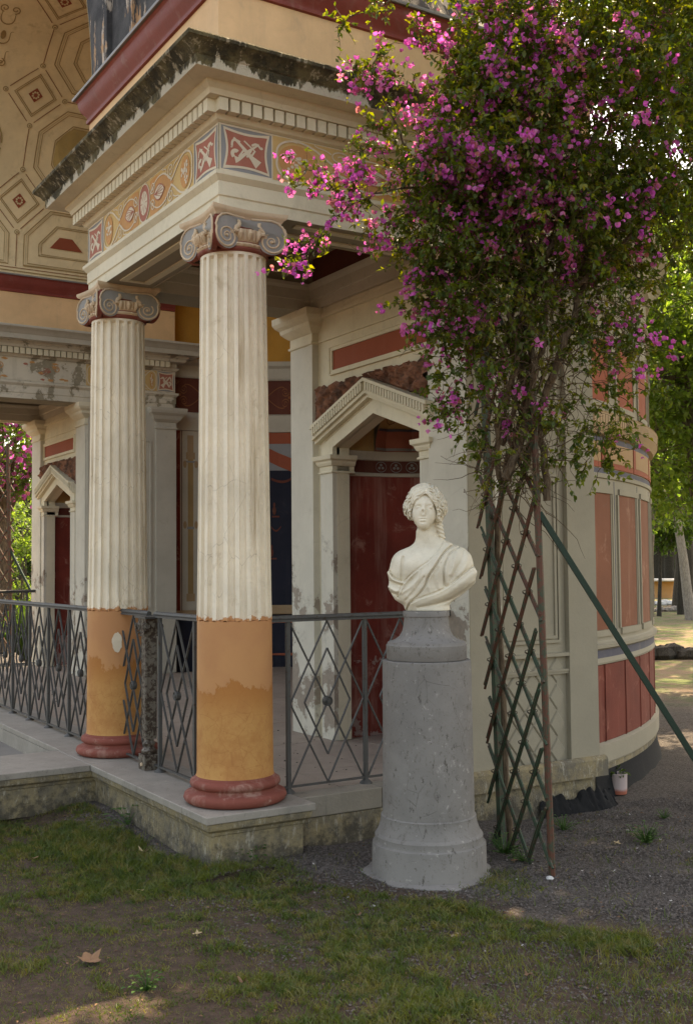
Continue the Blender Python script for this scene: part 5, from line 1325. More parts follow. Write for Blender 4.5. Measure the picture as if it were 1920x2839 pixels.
def grow(P0, D0, L, k=7, wob=.35, droop=.25):
    """curved shoots from points P0 along D0 with length L"""
    n = len(P0); out = np.zeros((n, k, 3)); out[:, 0] = P0; D = unit(D0)
    for i in range(1, k):
        D = unit(D+RNG.normal(0, wob, (n, 3))*.5+np.array([0, 0, -droop/k])); out[:, i] = out[:, i-1]+D*(L[:, None]/(k-1))
    return out
def bracts(P, S):
    """paper flowers: three bracts round each point"""
    n = len(P); ax = unit(RNG.normal(0, 1, (n, 3))+np.array([-.3, -.4, .2])); t = unit(np.cross(ax, RNG.normal(0, 1, (n, 3)))); b = np.cross(ax, t); Vs = []; Ts = []; c = 0
    for k in range(3):
        a = 2*PI*k/3; d = t*math.cos(a)+b*math.sin(a); D = unit(d*.75+ax*.75)
        V, T = leaf_fans(P, D, ax, S*RNG.uniform(.85, 1.15, n), .85, .10, -.15); Vs.append(V); Ts.append(T+c); c += len(V)
    return np.concatenate(Vs), np.concatenate(Ts)
# =================================================================== BOUGAINVILLEA
bou = thing('bougainvillea', 'big bougainvillea with magenta flowers spilling over the lath trellis beside the porch', 'bougainvillea', (1.12, -.90, 0))
blobs = [  # px, py, depth, radius across, radius up, radius deep, shoots, flower share
 (1560, 290, 5.25, .60, .58, .50, 820, .6), (1385, 370, 5.12, .34, .40, .32, 500, .95), (1820, 330, 5.3, .50, .62, .50, 520, .14), (1520, 600, 5.2, .48, .28, .40, 470, .6),
 (1760, 640, 5.35, .34, .24, .36, 240, .10), (1240, 650, 5.12, .23, .19, .24, 220, .85), (1640, 20, 5.35, .70, .42, .50, 640, .35), (1400, 150, 5.15, .20, .26, .26, 180, .9),
 (1340, 840, 5.15, .28, .24, .22, 210, .5), (1560, 830, 5.25, .36, .24, .25, 130, .05),
 (1300, 1060, 5.15, .19, .26, .16, 75, .5), (1600, 1050, 5.25, .26, .32, .20, 85, .06), (1500, 1250, 5.2, .15, .20, .12, 34, .05), (1700, 850, 5.3, .20, .24, .2, 60, .05), (1220, 500, 5.08, .17, .18, .2, 130, .95),
 (1870, 430, 5.6, .32, .25, .3, 200, .1), (1830, 90, 5.7, .55, .5, .4, 380, .2), (1650, 1220, 5.2, .11, .16, .10, 26, .15), (1760, 1010, 5.2, .05, .20, .06, 18, .3), (1240, 830, 5.1, .10, .10, .1, 40, .7), (1390, 1250, 5.15, .12, .16, .1, 18, .3)]
over = [(1.35, -.9, 5.35, 1.0, .45, .8, 420, .3), (2.2, -1.5, 4.7, .9, .55, .8, 480, .3), (1.9, -2.3, 4.9, .8, .45, .8, 380, .3), (2.9, -1.0, 4.6, .8, .6, .8, 380, .3), (.75, -1.45, 5.15, .6, .3, .6, 200, .3)]   # the vine goes on above and right, unseen; clumps added to shade the ground
CR = np.array([RX[0], RX[1], RX[2]]); CU = np.array([RY[0], RY[1], RY[2]]); CB = np.array([RZ[0], RZ[1], RZ[2]])
shoots = []; fl = []; Lp = []; Ld = []; fp = []; sh_r = []
for bi, (px_, py_, d_, ra, rb, rc_, ns, fs) in enumerate(blobs+over):
    c = np.array(at(px_, py_, d_)) if bi < len(blobs) else np.array([px_, py_, d_]); q = unit(RNG.normal(0, 1, (ns, 3))); rr = RNG.uniform(.25, 1.0, ns)**.55
    loc = q*rr[:, None]; P0 = c+loc[:, :1]*ra*CR+loc[:, 1:2]*rb*CU+loc[:, 2:3]*rc_*CB
    out = q[:, :1]*CR+q[:, 1:2]*CU+q[:, 2:3]*CB; D0 = out+RNG.normal(0, .6, (ns, 3)); L = RNG.uniform(.07, .22, ns)
    G = grow(P0, D0, L, 7, .55, .5); shoots.append(G)
    m = 16
    for j in range(m):
        t = RNG.uniform(.15, 1, ns)*6; i0 = np.minimum(t.astype(int), 5); fr = (t-i0)[:, None]
        p = G[np.arange(ns), i0]*(1-fr)+G[np.arange(ns), i0+1]*fr; Lp.append(p); Ld.append(unit(G[np.arange(ns), i0+1]-G[np.arange(ns), i0])*.5+RNG.normal(0, .7, (ns, 3))+np.array([0, 0, -.25]))
    # flowers gather in bunches at tips; their share follows patches
    patch_ = np.sin(P0 @ np.array([5.1, 3.3, 2.2]))+np.sin(P0 @ np.array([-2.7, 6.1, 4.9])+1)+np.sin(P0 @ np.array([3.9, -4.2, 7.1])+2)
    sel = (RNG.uniform(0, 1, ns) < fs*.29*(1+.85*patch_)) & (rr > .6)
    tip = G[sel, -1]; nf = RNG.integers(4, 13, len(tip))
    for a, b in zip(tip, nf): fp.append(a+RNG.normal(0, .020, (b, 3)))
# long free branches with their own leaves and flowers
branches = [([(1180, 520, 5.15), (1060, 532, 5.0), (965, 575, 4.95), (890, 650, 4.9), (840, 715, 4.88), (795, 765, 4.86)], .0055, 1), ([(965, 575, 4.95), (900, 500, 4.92), (850, 470, 4.9), (815, 520, 4.9)], .003, 1), ([(965, 575, 4.95), (985, 480, 4.92), (1000, 450, 4.9)], .003, 1),
 ([(1135, 430, 5.1), (1090, 330, 5.05), (1045, 240, 5.0), (1030, 190, 5.0), (1060, 130, 5.0)], .0065, 1), ([(1045, 240, 5.0), (1000, 210, 5.0), (980, 180, 5.0)], .003, 1), ([(1075, 345, 5.0), (1020, 350, 5.0), (975, 375, 4.98)], .003, .6), ([(1090, 330, 5.05), (1060, 420, 5.0), (1000, 420, 4.98)], .0025, .4),
 ([(1130, -60, 5.0), (1060, 10, 4.95), (990, 40, 4.92), (930, 75, 4.9)], .004, 0), ([(1200, 260, 5.1), (1130, 240, 5.05), (1080, 230, 5.0)], .003, .8), ([(1250, 120, 5.15), (1180, 110, 5.1), (1140, 60, 5.1)], .003, .8),
 ([(1740, 780, 5.2), (1755, 900, 5.15), (1750, 960, 5.1), (1770, 1060, 5.1)], .003, .5), ([(1640, 900, 5.2), (1720, 930, 5.15), (1790, 920, 5.1)], .0025, .5), ([(1250, 760, 5.1), (1170, 800, 5.05), (1110, 850, 5.0)], .0025, .9), ([(1350, 920, 5.1), (1260, 910, 5.1), (1190, 920, 5.05), (1170, 950, 5.05)], .0025, .6),
 ([(1150, 580, 5.05), (1060, 620, 5.0), (1010, 640, 5.0)], .003, 1), ([(1330, 1080, 5.1), (1290, 1110, 5.1), (1240, 1120, 5.1), (1220, 1150, 5.05)], .0025, .7), ([(1620, 1180, 5.15), (1680, 1210, 5.1), (1700, 1260, 5.1)], .0025, .1), ([(1200, 900, 5.0), (1150, 910, 5.0)], .002, .7)]
for pts, r, fs in branches:
    bm_ = MB()
    P = [at(*p) for p in pts]; Q = []
    for i in range(len(P)-1):
        p0, p1, p2, p3 = P[max(i-1, 0)], P[i], P[i+1], P[min(i+2, len(P)-1)]
        for j in range(5):
            t = j/5; Q.append(.5*((2*p1)+(-p0+p2)*t+(2*p0-5*p1+4*p2-p3)*t*t+(-p0+3*p1-3*p2+p3)*t**3)+Vector(RNG.normal(0, .004, 3)))
    Q.append(P[-1]); bm_.tube(Q, [r*(1-.7*i/len(Q)) for i in range(len(Q))], 6); bm_.build('branch', 'stem', bou, smooth=True)
    QA = np.array([list(q) for q in Q]); n = max(9, int(len(QA)*1.5)); ii = RNG.integers(1, len(QA), n); D0 = RNG.normal(0, 1, (n, 3)); G = grow(QA[ii], D0, RNG.uniform(.05, .13, n), 7, .4, .1); shoots.append(G)
    for j in range(8):
        t = RNG.integers(1, 7, n); Lp.append(G[np.arange(n), t]); Ld.append(RNG.normal(0, 1, (n, 3)))
    for g_ in G[RNG.uniform(0, 1, n) < fs*.62]: fp.append(g_[-1]+RNG.normal(0, .018, (RNG.integers(3, 9), 3)))
G = np.concatenate(shoots); V, F = twig_mesh(G, np.full(len(G), .0022), .0007)
tag(np_mesh('shoots', V, F, 'twig', bou), kind='stuff')
P = np.concatenate(Lp); D = np.concatenate(Ld); n = len(P); S = RNG.uniform(.019, .040, n)
dep = (P-np.array(CAM)) @ (-CB); px_s = 960+3021*((P-np.array(CAM)) @ CR)/dep
V, T = leaf_fans(P, D, np.tile([0, 0, 1.], (n, 1))+RNG.normal(0, .5, (n, 3)), S, .52, .07, .22)
near = np.argsort(dep-(S*6))[:300]; keep = np.ones(n, bool); keep[near] = False
Tm = T.reshape(8, n, 3)[:, keep].reshape(-1, 3)
tag(np_mesh('foliage', V, Tm, 'bleaf', bou, smooth=False), kind='stuff')
# the 300 leaves nearest the eye are objects of their own
lv, lt = leaf_fans(np.zeros((1, 3)), np.array([[0, 1., 0]]), np.array([[0, 0, 1.]]), np.ones(1), .52, .07, .22)
l0 = np_mesh('leaf', lv, lt, 'bleaf', bou, smooth=False); iw = l0.matrix_parent_inverse.copy()
for k, i in enumerate(near):
    q = l0 if k == 0 else l0.copy()
    if k: link(q); q.parent = bou; q.matrix_parent_inverse = iw
    y = Vector(D[i]).normalized(); x = y.cross(Vector((0, 0, 1))).normalized(); z = x.cross(y)
    q.matrix_basis = Matrix.Translation(P[i]) @ Matrix((x, y, z)).transposed().to_4x4() @ Matrix.Diagonal((S[i],)*3+(1,))
FPp = np.concatenate(fp); dep = (FPp-np.array(CAM)) @ (-CB); o_ = np.argsort(dep); FPp = FPp[o_]
V, T = bracts(FPp[300:], RNG.uniform(.014, .026, len(FPp)-300)); tag(np_mesh('blossoms', V, T, 'bract', bou, smooth=False), kind='stuff')
V, T = bracts(np.zeros((1, 3)), np.ones(1)); b0 = np_mesh('blossom', V, T, 'bract', bou, smooth=False); iw = b0.matrix_parent_inverse.copy()
for k in range(300):
    q = b0 if k == 0 else b0.copy()
    if k: link(q); q.parent = bou; q.matrix_parent_inverse = iw
    q.location = FPp[k]; q.rotation_euler = RNG.uniform(0, 6.28, 3); s = RNG.uniform(.017, .029); q.scale = (s, s, s)
# climbing stems
stems = [([(1400, 1330), (1470, 1130), (1420, 960), (1480, 780), (1440, 600), (1500, 400)], .022), ([(1460, 1290), (1500, 1130), (1560, 960), (1610, 800), (1640, 640), (1700, 450)], .020), ([(1520, 1390), (1490, 1180), (1450, 1000), (1530, 830), (1620, 770), (1720, 680), (1820, 560)], .017),
 ([(1385, 1340), (1380, 1150), (1440, 1000), (1400, 850), (1330, 720), (1270, 560)], .014), ([(1440, 1220), (1480, 1030), (1450, 860), (1520, 700), (1590, 560), (1640, 380)], .018), ([(1390, 1240), (1440, 1080), (1510, 940), (1500, 760), (1400, 640), (1320, 500)], .013),
 ([(1560, 800), (1480, 770), (1420, 700), (1380, 640)], .011), ([(1610, 800), (1540, 690), (1450, 560)], .010), ([(1480, 820), (1590, 700), (1640, 620), (1740, 640)], .012), ([(1470, 1130), (1520, 1010), (1560, 1000)], .006)]
for pts, r in stems:
    P = [at(x, y, 5.22+.08*math.sin(i*1.7+x)) for i, (x, y) in enumerate(pts)]; Q = []
    for i in range(len(P)-1):
        p0, p1, p2, p3 = P[max(i-1, 0)], P[i], P[i+1], P[min(i+2, len(P)-1)]
        for j in range(6):
            t = j/6; Q.append(.5*((2*p1)+(-p0+p2)*t+(2*p0-5*p1+4*p2-p3)*t*t+(-p0+3*p1-3*p2+p3)*t**3)+Vector(RNG.normal(0, .005, 3)))
    Q.append(P[-1]); MB().tube(Q, [r*(1-.45*i/len(Q))*RNG.uniform(.88, 1.12) for i in range(len(Q))], 8).build('stem', 'stem', bou, smooth=True)
MB().tube([Vector((1.26, -.66, -.02)), Vector((1.25, -.63, .3)), Vector((1.235, -.64, .8)), Vector((1.22, -.62, 1.3)), Vector((1.20, -.66, 1.7)), at(1410, 1250, 5.3)], [.020, .018, .016, .016, .016, .016], 9).build('stem', 'stem', bou, smooth=True)
# tangle of bare twigs over the stems
n = 430; a = RNG.uniform(0, 1, n); cy_ = 620+a*760; cxp = 1480+60*np.sin(a*5)+RNG.normal(0, 1, n)*(130*(1-a)+42)
P0 = np.array([list(at(x, y, d)) for x, y, d in zip(cxp, cy_, RNG.uniform(5.0, 5.4, n))]); G = grow(P0, RNG.normal(0, 1, (n, 3))+np.array([0, 0, .2]), RNG.uniform(.12, .45, n), 9, .5, .3)
V, F = twig_mesh(G, RNG.uniform(.0015, .004, n), .0008); tag(np_mesh('bare_twigs', V, F, 'twig', bou), kind='stuff')

# =================================================================== TREES
def tree(name, label, cat, base, h, lean, trunk_r, crown, nl, ls, leaf='tleaf', bk_='bark', group=None, fine=True, limbs=5, flowers=0):
    t = thing(name, label, cat, base, group); b = Vector(base); top = b+Vector((lean[0], lean[1], h)); rnd = random.Random(int(base[0]*100+base[1]*7))
    Q = [b+(top-b)*s+Vector((rnd.uniform(-1, 1), rnd.uniform(-1, 1), 0))*trunk_r*.45*(0 < s < 1) for s in (0, .15, .35, .55, .75, 1)]
    MB().tube(Q, [trunk_r*k for k in (1.25, 1, .9, .8, .65, .45)], 10).build('trunk', bk_, t, smooth=True)
    lm = MB(); Ps = []; Ds = []
    for (dx, dy, dz, ra, rb) in crown:
        c = Vector((b.x+dx, b.y+dy, b.z+dz)); s = rnd.uniform(.5, .95); st = b+(top-b)*s
        lm.tube([st, (st+c)/2+Vector((0, 0, rnd.uniform(-.05, .1)))*ra, c], [trunk_r*.45, trunk_r*.3, trunk_r*.12], 6)
        m = int(nl*(ra*ra*rb)/sum(q[3]**2*q[4] for q in crown)); ns = max(8, m//14)
        q = unit(RNG.normal(0, 1, (ns, 3))); rr = RNG.uniform(.2, 1, ns)**.5; P0 = np.array(c)+q*rr[:, None]*np.array([ra, ra, rb]); L = RNG.uniform(.25, .6, ns)*min(ra, rb)*.8
        G = grow(P0, q+RNG.normal(0, .5, (ns, 3)), L, 5, .4, .5)
        for j in range(14):
            tt = RNG.uniform(0, 4, ns); i0 = np.minimum(tt.astype(int), 3); fr = (tt-i0)[:, None]
            Ps.append(G[np.arange(ns), i0]*(1-fr)+G[np.arange(ns), i0+1]*fr+RNG.normal(0, ls*.5, (ns, 3))); Ds.append(RNG.normal(0, 1, (ns, 3))+np.array([0, 0, -.4]))
        for g_ in G[:min(ns, 40)]: lm.tube([c+(Vector(g_[0])-c)*.15, Vector(g_[0]), Vector(g_[-1])], [trunk_r*.10, trunk_r*.06, trunk_r*.03], 4)
    lm.build('limbs', bk_, t, smooth=True)
    P = np.concatenate(Ps); D = np.concatenate(Ds); n = len(P); S = RNG.uniform(.7, 1.3, n)*ls
    V, T = (leaf_fans(P, D, np.tile([0, 0, 1.], (n, 1))+RNG.normal(0, .45, (n, 3)), S, .7, .05, .2) if fine else simple_leaves(P, D, np.tile([0, 0, 1.], (n, 1))+RNG.normal(0, .5, (n, 3)), S, .7))
    tag(np_mesh('crown', V, T, leaf, t, smooth=False), kind='stuff')
    if flowers:
        k = RNG.choice(n, flowers, replace=False); V, T = bracts(P[k]+RNG.normal(0, .05, (flowers, 3)), RNG.uniform(.06, .10, flowers)); tag(np_mesh('blossoms', V, T, 'bract', t, smooth=False), kind='stuff')
    return t
def gp(px, py, z=0.):                  # ground point seen at a pixel
    v = at(px, py, 1)-CAM; k = (z-CAM.z)/v.z; return CAM+v*k
def far(px, d, z=0.):                  # ground position at pixel column px, depth d
    p = at(px, 1560, d); return (p.x, p.y, z)
G_T = 'trees of the garden behind the pavilion'
tree('leafy_tree', 'light green broad-leaved tree lit by the sun right behind the apse', 'tree', far(1985, 12.5), 4.2, (-.3, .2), .09, [(-.55, .35, 3.6, .95, .8), (-.7, .4, 2.7, .85, .7), (.3, 0, 4.2, 1.1, .9), (-.5, .3, 4.6, .9, .8), (.4, .1, 3.0, .9, .8)], 22000, .075, group=G_T)
tree('leafy_tree', 'mid green bushy tree hiding the garden path beyond the apse', 'tree', far(1990, 19), 5.5, (-.3, .2), .12, [(-.6, .4, 3.4, 1.1, .9), (-.8, .3, 2.5, .9, .6), (.4, .1, 4.4, 1.4, 1.1), (-.7, .3, 5.2, 1.3, 1.1), (.3, 0, 2.9, 1.0, .7)], 18000, .07, 'dleaf', group=G_T)
tree('slender_tree', 'slender tree with a curved grey trunk against the edge of the apse', 'tree', far(1792, 24), 4.6, (.5, .1), .085, [(0, 0, 5.0, 1.3, 1.0), (.7, .2, 4.2, 1.0, .8), (.8, .2, 3.0, .8, .6)], 8000, .10, 'tleaf', group=G_T, fine=False)
tree('sapling', 'thin dark sapling standing left of the two in front of the stone edging', 'sapling', far(1823, 30), 2.9, (.1, 0), .055, [(0, 0, 3.0, .9, .8), (.3, 0, 2.3, .8, .5)], 4500, .12, 'dleaf', 'bark_dark', G_T, fine=False)
tree('sapling', 'thicker dark sapling right of the first in front of the stone edging', 'sapling', far(1884, 31), 3.6, (-.05, 0), .10, [(0, 0, 4.2, 1.3, 1.1), (.4, .1, 3.2, .9, .7)], 5500, .12, 'dleaf', 'bark_dark', G_T, fine=False)
tree('forked_tree', 'pale forked tree leaning at the right edge of the view', 'tree', far(1912, 28), 4.6, (-.5, .2), .13, [(-.5, .2, 5.0, 1.5, 1.2), (.5, 0, 4.2, 1.3, 1.1), (.8, 0, 3.2, 1., .7)], 7000, .11, 'tleaf', 'bark_pale', G_T, fine=False)
tree('big_tree', 'broad dark tree trunk behind the garden table', 'tree', far(1858, 52), 8, (0, 0), .25, [(0, 0, 8, 4, 2.6), (-3, 0, 6, 3, 2), (3, 0, 6.5, 3.2, 2.2), (0, 0, 4.4, 3.5, .9)], 12000, .22, 'dleaf', 'bark_dark', G_T, fine=False)
tree('big_tree', 'stout pale trunk far right beyond the stone edging', 'tree', far(1915, 42), 7, (0, 0), .36, [(0, 0, 7, 3, 2.4), (-2, 0, 5.6, 2.4, 1.8)], 9000, .2, 'dleaf', 'bark_pale', G_T, fine=False)
tree('evergreen_tree', 'tall dark evergreen over the apse roof behind the bougainvillea', 'tree', far(1890, 34), 9, (0, 0), .3, [(0, 0, 9.0, 3, 2.2), (1, 0, 11.8, 3.2, 2.4), (-2.5, 1, 10.5, 2.8, 2.4), (0, 0, 6.6, 2.6, 1.6), (2.5, 0, 8, 2.6, 2.2)], 20000, .16, 'dleaf', 'bark_dark', G_T, fine=False)
tree('evergreen_tree', 'wide dark evergreen closing the view far behind the garden', 'tree', far(1830, 62), 10, (0, 0), .5, [(0, 0, 10, 5, 4), (5, 0, 9, 5, 4), (-5, 0, 9, 5, 4), (0, 0, 15, 5, 4), (8, 0, 14, 5, 4)], 20000, .30, 'dleaf', 'bark_dark', G_T, fine=False)
# palm
pt = thing('palm_tree', 'fan palm with stiff fronds above the light green tree', 'palm', far(1965, 17), G_T); pb = Vector(far(1965, 17)); top = pb+Vector((0, 0, 6.35))
MB().tube([pb, pb+Vector((0, 0, 3)), top], [.16, .13, .12], 12).build('trunk', 'bark', pt, smooth=True)
for k in range(16):
    a = k*2.4; el = R_(70-k*8); d = Vector((math.cos(a)*math.cos(el), math.sin(a)*math.cos(el), math.sin(el))); c = top+d*.75; m = MB(); m.tube([top, c], [.02, .012], 5); x = d.cross(Vector((0, 0, 1))).normalized(); u = x.cross(d)
    for j in range(-13, 14):
        b = R_(j*7.5); dd = d*math.cos(b)+x*math.sin(b); e = c+dd*.75-Vector((0, 0, .10+.15*abs(math.sin(b)))); s = dd.cross(u).normalized()*.022; mm = c+dd*.42; m.add([c, mm+s, e, mm-s], [(0, 1, 2), (0, 2, 3)])
    m.build('frond', 'dleaf', pt)
# left side, beyond the far porch
tree('shade_tree', 'tall tree standing right of the view whose crown shades the lawn', 'tree', (5.3, -1.9, 0), 6.0, (-.4, .6), .16, [(-.9, .9, 6.2, 1.7, 1.0), (-.2, -.6, 6.6, 1.6, 1.0), (-1.9, -.4, 7.2, 1.3, .7), (.6, 1.4, 5.8, 1.4, 1.1)], 12000, .12, 'dleaf', group=G_T)
tree('shade_tree', 'spreading tree right of the apse whose boughs reach over the trellis', 'tree', (7.0, .9, 0), 6.2, (-.8, -.2), .17, [(-1.6, -.3, 6.6, 1.7, .9), (0, -.4, 6.4, 1.8, 1.1), (-.3, 1.2, 7.0, 1.5, 1.0), (.9, .2, 5.6, 1.4, 1.0), (-3.0, -.6, 7.4, 1.2, .7)], 20000, .14, 'dleaf', group=G_T)  # tree added so its crown keeps the sun off the gravel
G_L = 'greenery beyond the far porch'
tree('bougainvillea', 'second bougainvillea with pink flowers beyond the far porch at the left edge', 'bougainvillea', far(5, 19), 3.4, (.05, .1), .11, [(0, 0, 3.9, 1.4, .9), (.6, .1, 3.3, .7, .6), (-1.1, 0, 3.6, 1.2, 1.0), (.4, .2, 4.8, 1.1, .8)], 9000, .095, 'tleaf', 'stem', G_L, fine=True, flowers=1500)
tr2 = thing('lath_trellis', 'rusty lath trellis seen through the far porch at the left edge', 'trellis', far(15, 16))
b_ = Vector(far(15, 16)); crv = Vector((RX[0], RX[1], 0)).normalized()
for k in (-1, 0): MB().tube([b_+crv*(.10+k*.45), b_+crv*(.02+k*.45)+Vector((0, 0, 3.3))], .028, 8).build('post', 'wood_red', tr2, smooth=True)
for k in range(9):
    for s in (1, -1): MB().tube([b_+crv*(-.35 if s > 0 else .12)+Vector((0, 0, .2+k*.3)), b_+crv*(.12 if s > 0 else -.35)+Vector((0, 0, 1.0+k*.3))], .014, 5).build('lath', 'wood_red', tr2)
MB().bar(b_+crv*.06+Vector((0, 0, 1.75)), b_+crv*.95+Vector((0, 0, 0)), .04, .03).build('brace', 'brace', tr2)
tree('shrub', 'yellow green sunlit shrub under the second bougainvillea', 'shrub', far(60, 22), 1.4, (0, 0), .05, [(0, 0, 1.3, 1.2, .9), (-1.2, .3, 1.2, 1.1, .9), (.9, 0, .8, .8, .7), (0, 0, 2.3, 1.0, .6)], 12000, .07, 'tleaf', group=G_L)
tree('leafy_tree', 'dark broad-leaved tree far left beyond the shrub', 'tree', far(60, 32), 5, (0, 0), .2, [(0, 0, 4.4, 2.4, 2.0), (2, 0, 3, 1.8, 1.6), (-2, 0, 3, 1.8, 1.6), (0, 0, 7, 2.2, 1.6)], 14000, .13, 'dleaf', 'bark_dark', G_L, fine=False)
ap_ = thing('agave', 'spiky yucca at the foot of the shrub behind the railing', 'plant', far(75, 17)); c = Vector(far(75, 17)); m = MB()
for k in range(60):
    a = k*2.4; el = R_(random.uniform(15, 80)); d = Vector((math.cos(a)*math.cos(el), math.sin(a)*math.cos(el), math.sin(el))); s = d.cross(Vector((0, 0, 1))).normalized()*.022; L = random.uniform(.45, .8)
    m.add([c+s, c+d*L*.6+s*1.2+Vector((0, 0, .3)), c+d*L+Vector((0, 0, .25)), c+d*L*.6-s*1.2+Vector((0, 0, .3)), c-s], [(0, 1, 2), (0, 2, 4), (4, 2, 3)])
m.build('leaves', 'dleaf', ap_)
# distant hedge closing both views
for nm0, lb, px_, d_ in (('hedge', 'clipped dark hedge far behind the garden on the right', 1850, 75), ('hedge', 'dark hedge far behind the garden on the left', 40, 45)):
    c = np.array(far(px_, d_)); t = thing(nm0, lb, 'hedge', tuple(c)); n = 16000; q = RNG.uniform(-1, 1, (n, 3)); P = c+q[:, :1]*14*CR+np.abs(q[:, 1:2])*np.array([0, 0, 5.])+q[:, 2:3]*1.2*CB
    V, T = simple_leaves(P, RNG.normal(0, 1, (n, 3)), RNG.normal(0, 1, (n, 3)), RNG.uniform(.25, .45, n)); tag(np_mesh('leaves', V, T, 'dleaf', t, smooth=False), kind='stuff')
    b_ = Vector(c); MB().bar(b_-crv*14+Vector((0, 0, 2.2))+Vector(-CB)*.8, b_+crv*14+Vector((0, 0, 2.2))+Vector(-CB)*.8, .5, 4.4).build('hedge_core', 'dleaf', t)

# =================================================================== GROUND
def ground_mat():
    b = NB('garden_ground')
    n1 = b.noise(1.7, 8, .65); n2 = b.noise(60, 8, .75); n3 = b.noise(150, 5, .8); n4 = b.noise(14, 7, .7)
    soil = b.mix(b.rng(n4, .35, .65), (.045, .028, .019), (.085, .055, .038)); soil = b.mix(b.math('MULTIPLY', b.rng(n2, .52, .7), .7), soil, (.045, .032, .025))
    grav = b.mix(b.rng(n2, .36, .62), (.035, .028, .023), (.11, .092, .078)); grav = b.mix(b.rng(n3, .62, .7), grav, (.38, .36, .34))
    sx = b.n.new('ShaderNodeSeparateXYZ'); b.L(b.pos, sx.inputs[0]); X, Y = sx.outputs[0], sx.outputs[1]
    # gravel strip: 1.75 x + y > -.5 (signed line), noisy edge
    g = b.math('ADD', b.math('ADD', b.math('MULTIPLY', X, 1.7), Y), b.math('MULTIPLY', b.math('SUBTRACT', n1, .5), 2.0))
    gm = b.math('MULTIPLY', b.rng(g, -.55, -.05), b.rng(X, -.42, -.30))
    farm = b.rng(X, 5.5, 8.0); grassy = b.mix(b.rng(n1, .42, .56), (.16, .11, .07), b.mix(b.rng(n4, .4, .6), (.055, .08, .02), (.12, .14, .04)))
    col = b.mix(gm, soil, grav); col = b.mix(farm, col, grassy)
    return b.out(col, .95, b.bump(b.math('ADD', n2, b.math('MULTIPLY', n4, 1.5)), .8, .02))
gr_v = []; 
NG = 150; xs = np.concatenate([[-60, -20, -9], np.linspace(-6, 9, 110), [12, 18, 30, 60, 110]]); ys = np.concatenate([[-60, -20, -10], np.linspace(-7, 7, 110), [10, 16, 30, 60, 110]])
def gz(x, y):
    z = .016*np.sin(x*2.1+y*1.3)+.012*np.sin(x*4.7-y*3.9+1)+.006*np.sin(x*11+y*9)
    fade = np.clip((np.hypot(x-1, y+1)-9)/6, 0, 1); z = z*(1-fade)
    near = np.exp(-((x+.25)**2/.12))*(y > -.4)*.03 + np.exp(-((x-.3)**2+(y+.35)**2)/.08)*.02
    pd = np.hypot(x-PC[0], y-PC[1]); return (z-.004)*np.clip((pd-.32)/.4, .0, 1)+near*np.clip((pd-.32)/.4, 0, 1)
XX, YY = np.meshgrid(xs, ys, indexing='ij'); ZZ = gz(XX, YY); V = np.stack([XX.ravel(), YY.ravel(), ZZ.ravel()], 1); a, b = len(xs), len(ys)
I = (np.arange(a-1)[:, None]*b+np.arange(b-1)[None, :]).ravel(); F = np.stack([I, I+b, I+b+1, I+1], 1)
M['ground'] = ground_mat(); fo_ = bpy.data.objects.get('mortar_skirt'); fo_.data.materials[0] = M['ground'] if False else M['ped']; gr = np_mesh('ground', V, F, 'ground'); tag(gr, kind='structure')
def blocked(x, y):
    return ((x > -.27) & (y > -.16)) | ((x > -.27) & (x < .27) & (y > -.27)) | ((y > 1.4) & (x > -2.4)) | (np.hypot(x-PC[0], y-PC[1]) < .275) | ((x > 1.3) & (y > -.24)) | ((np.hypot(x-AC[0], y-AC[1]) < AR+.03) & (x > 1.3))
def vnoise(x, y, s, seed):
    r = np.random.default_rng(seed); t = r.uniform(0, 1, (64, 64)); u = x*s; v = y*s; i = np.floor(u).astype(int); j = np.floor(v).astype(int); fu = u-i; fv = v-j; fu = fu*fu*(3-2*fu); fv = fv*fv*(3-2*fv)
    g = lambda a, b: t[a % 64, b % 64]; return (g(i, j)*(1-fu)+g(i+1, j)*fu)*(1-fv)+(g(i, j+1)*(1-fu)+g(i+1, j+1)*fu)*fv
# grass: tufts of short blades on the lawn in front
n = 520000; x = RNG.uniform(-2.4, 2.4, n); y = RNG.uniform(-3.4, 1.4, n)
dd_ = (x-CAM.x)*.5265+(y-CAM.y)*.8487; rr_ = (x-CAM.x)*.85-(y-CAM.y)*.5267; vis = (dd_ > 2.4) & (np.abs(rr_/dd_) < .46)
x, y = x[vis], y[vis]; n = len(x)
line = np.where(x < -.33, -2, 1.7*x+y); cov = vnoise(x, y, 1.6, 21)*.45+vnoise(x, y, 5, 2)*.35+vnoise(x, y, 17, 3)*.35
pr = np.clip((cov-.33)*3.2, np.where((x > -.1) & (y < -1.6), .04, .30), 1)*np.where(line < -.55, 1, np.clip((vnoise(x, y, 2.6, 33)-.55)*1.3-(line+.55)*.03, .02, 1))
pr *= np.where((x > -.15) & (y < -1.75+(vnoise(x, y, 3, 7)-.5)*.8), .22, 1)
k = (RNG.uniform(0, 1, n) < pr) & ~blocked(x, y); x = x[k]; y = y[k]; cov = cov[k]; n = len(x)
hgt = (.011+.032*np.clip(cov-.42, 0, 1)*2)*RNG.uniform(.5, 1.5, n); hgt *= np.where(RNG.uniform(0, 1, n) < .05, 1.7, 1)
P = np.stack([x, y, gz(x, y)-.002], 1); a = RNG.uniform(0, 2*PI, n); ln = RNG.uniform(.1, 1.1, n)
D = np.stack([np.cos(a)*ln, np.sin(a)*ln, np.ones(n)], 1); D = unit(D); X = unit(np.cross(D, RNG.normal(0, 1, (n, 3)))); wd = RNG.uniform(.0010, .0022, n)[:, None]
mid = P+D*hgt[:, None]*.6; tip = P+D*hgt[:, None]*1.0+np.stack([np.cos(a), np.sin(a), -.3*np.ones(n)], 1)*hgt[:, None]*.25
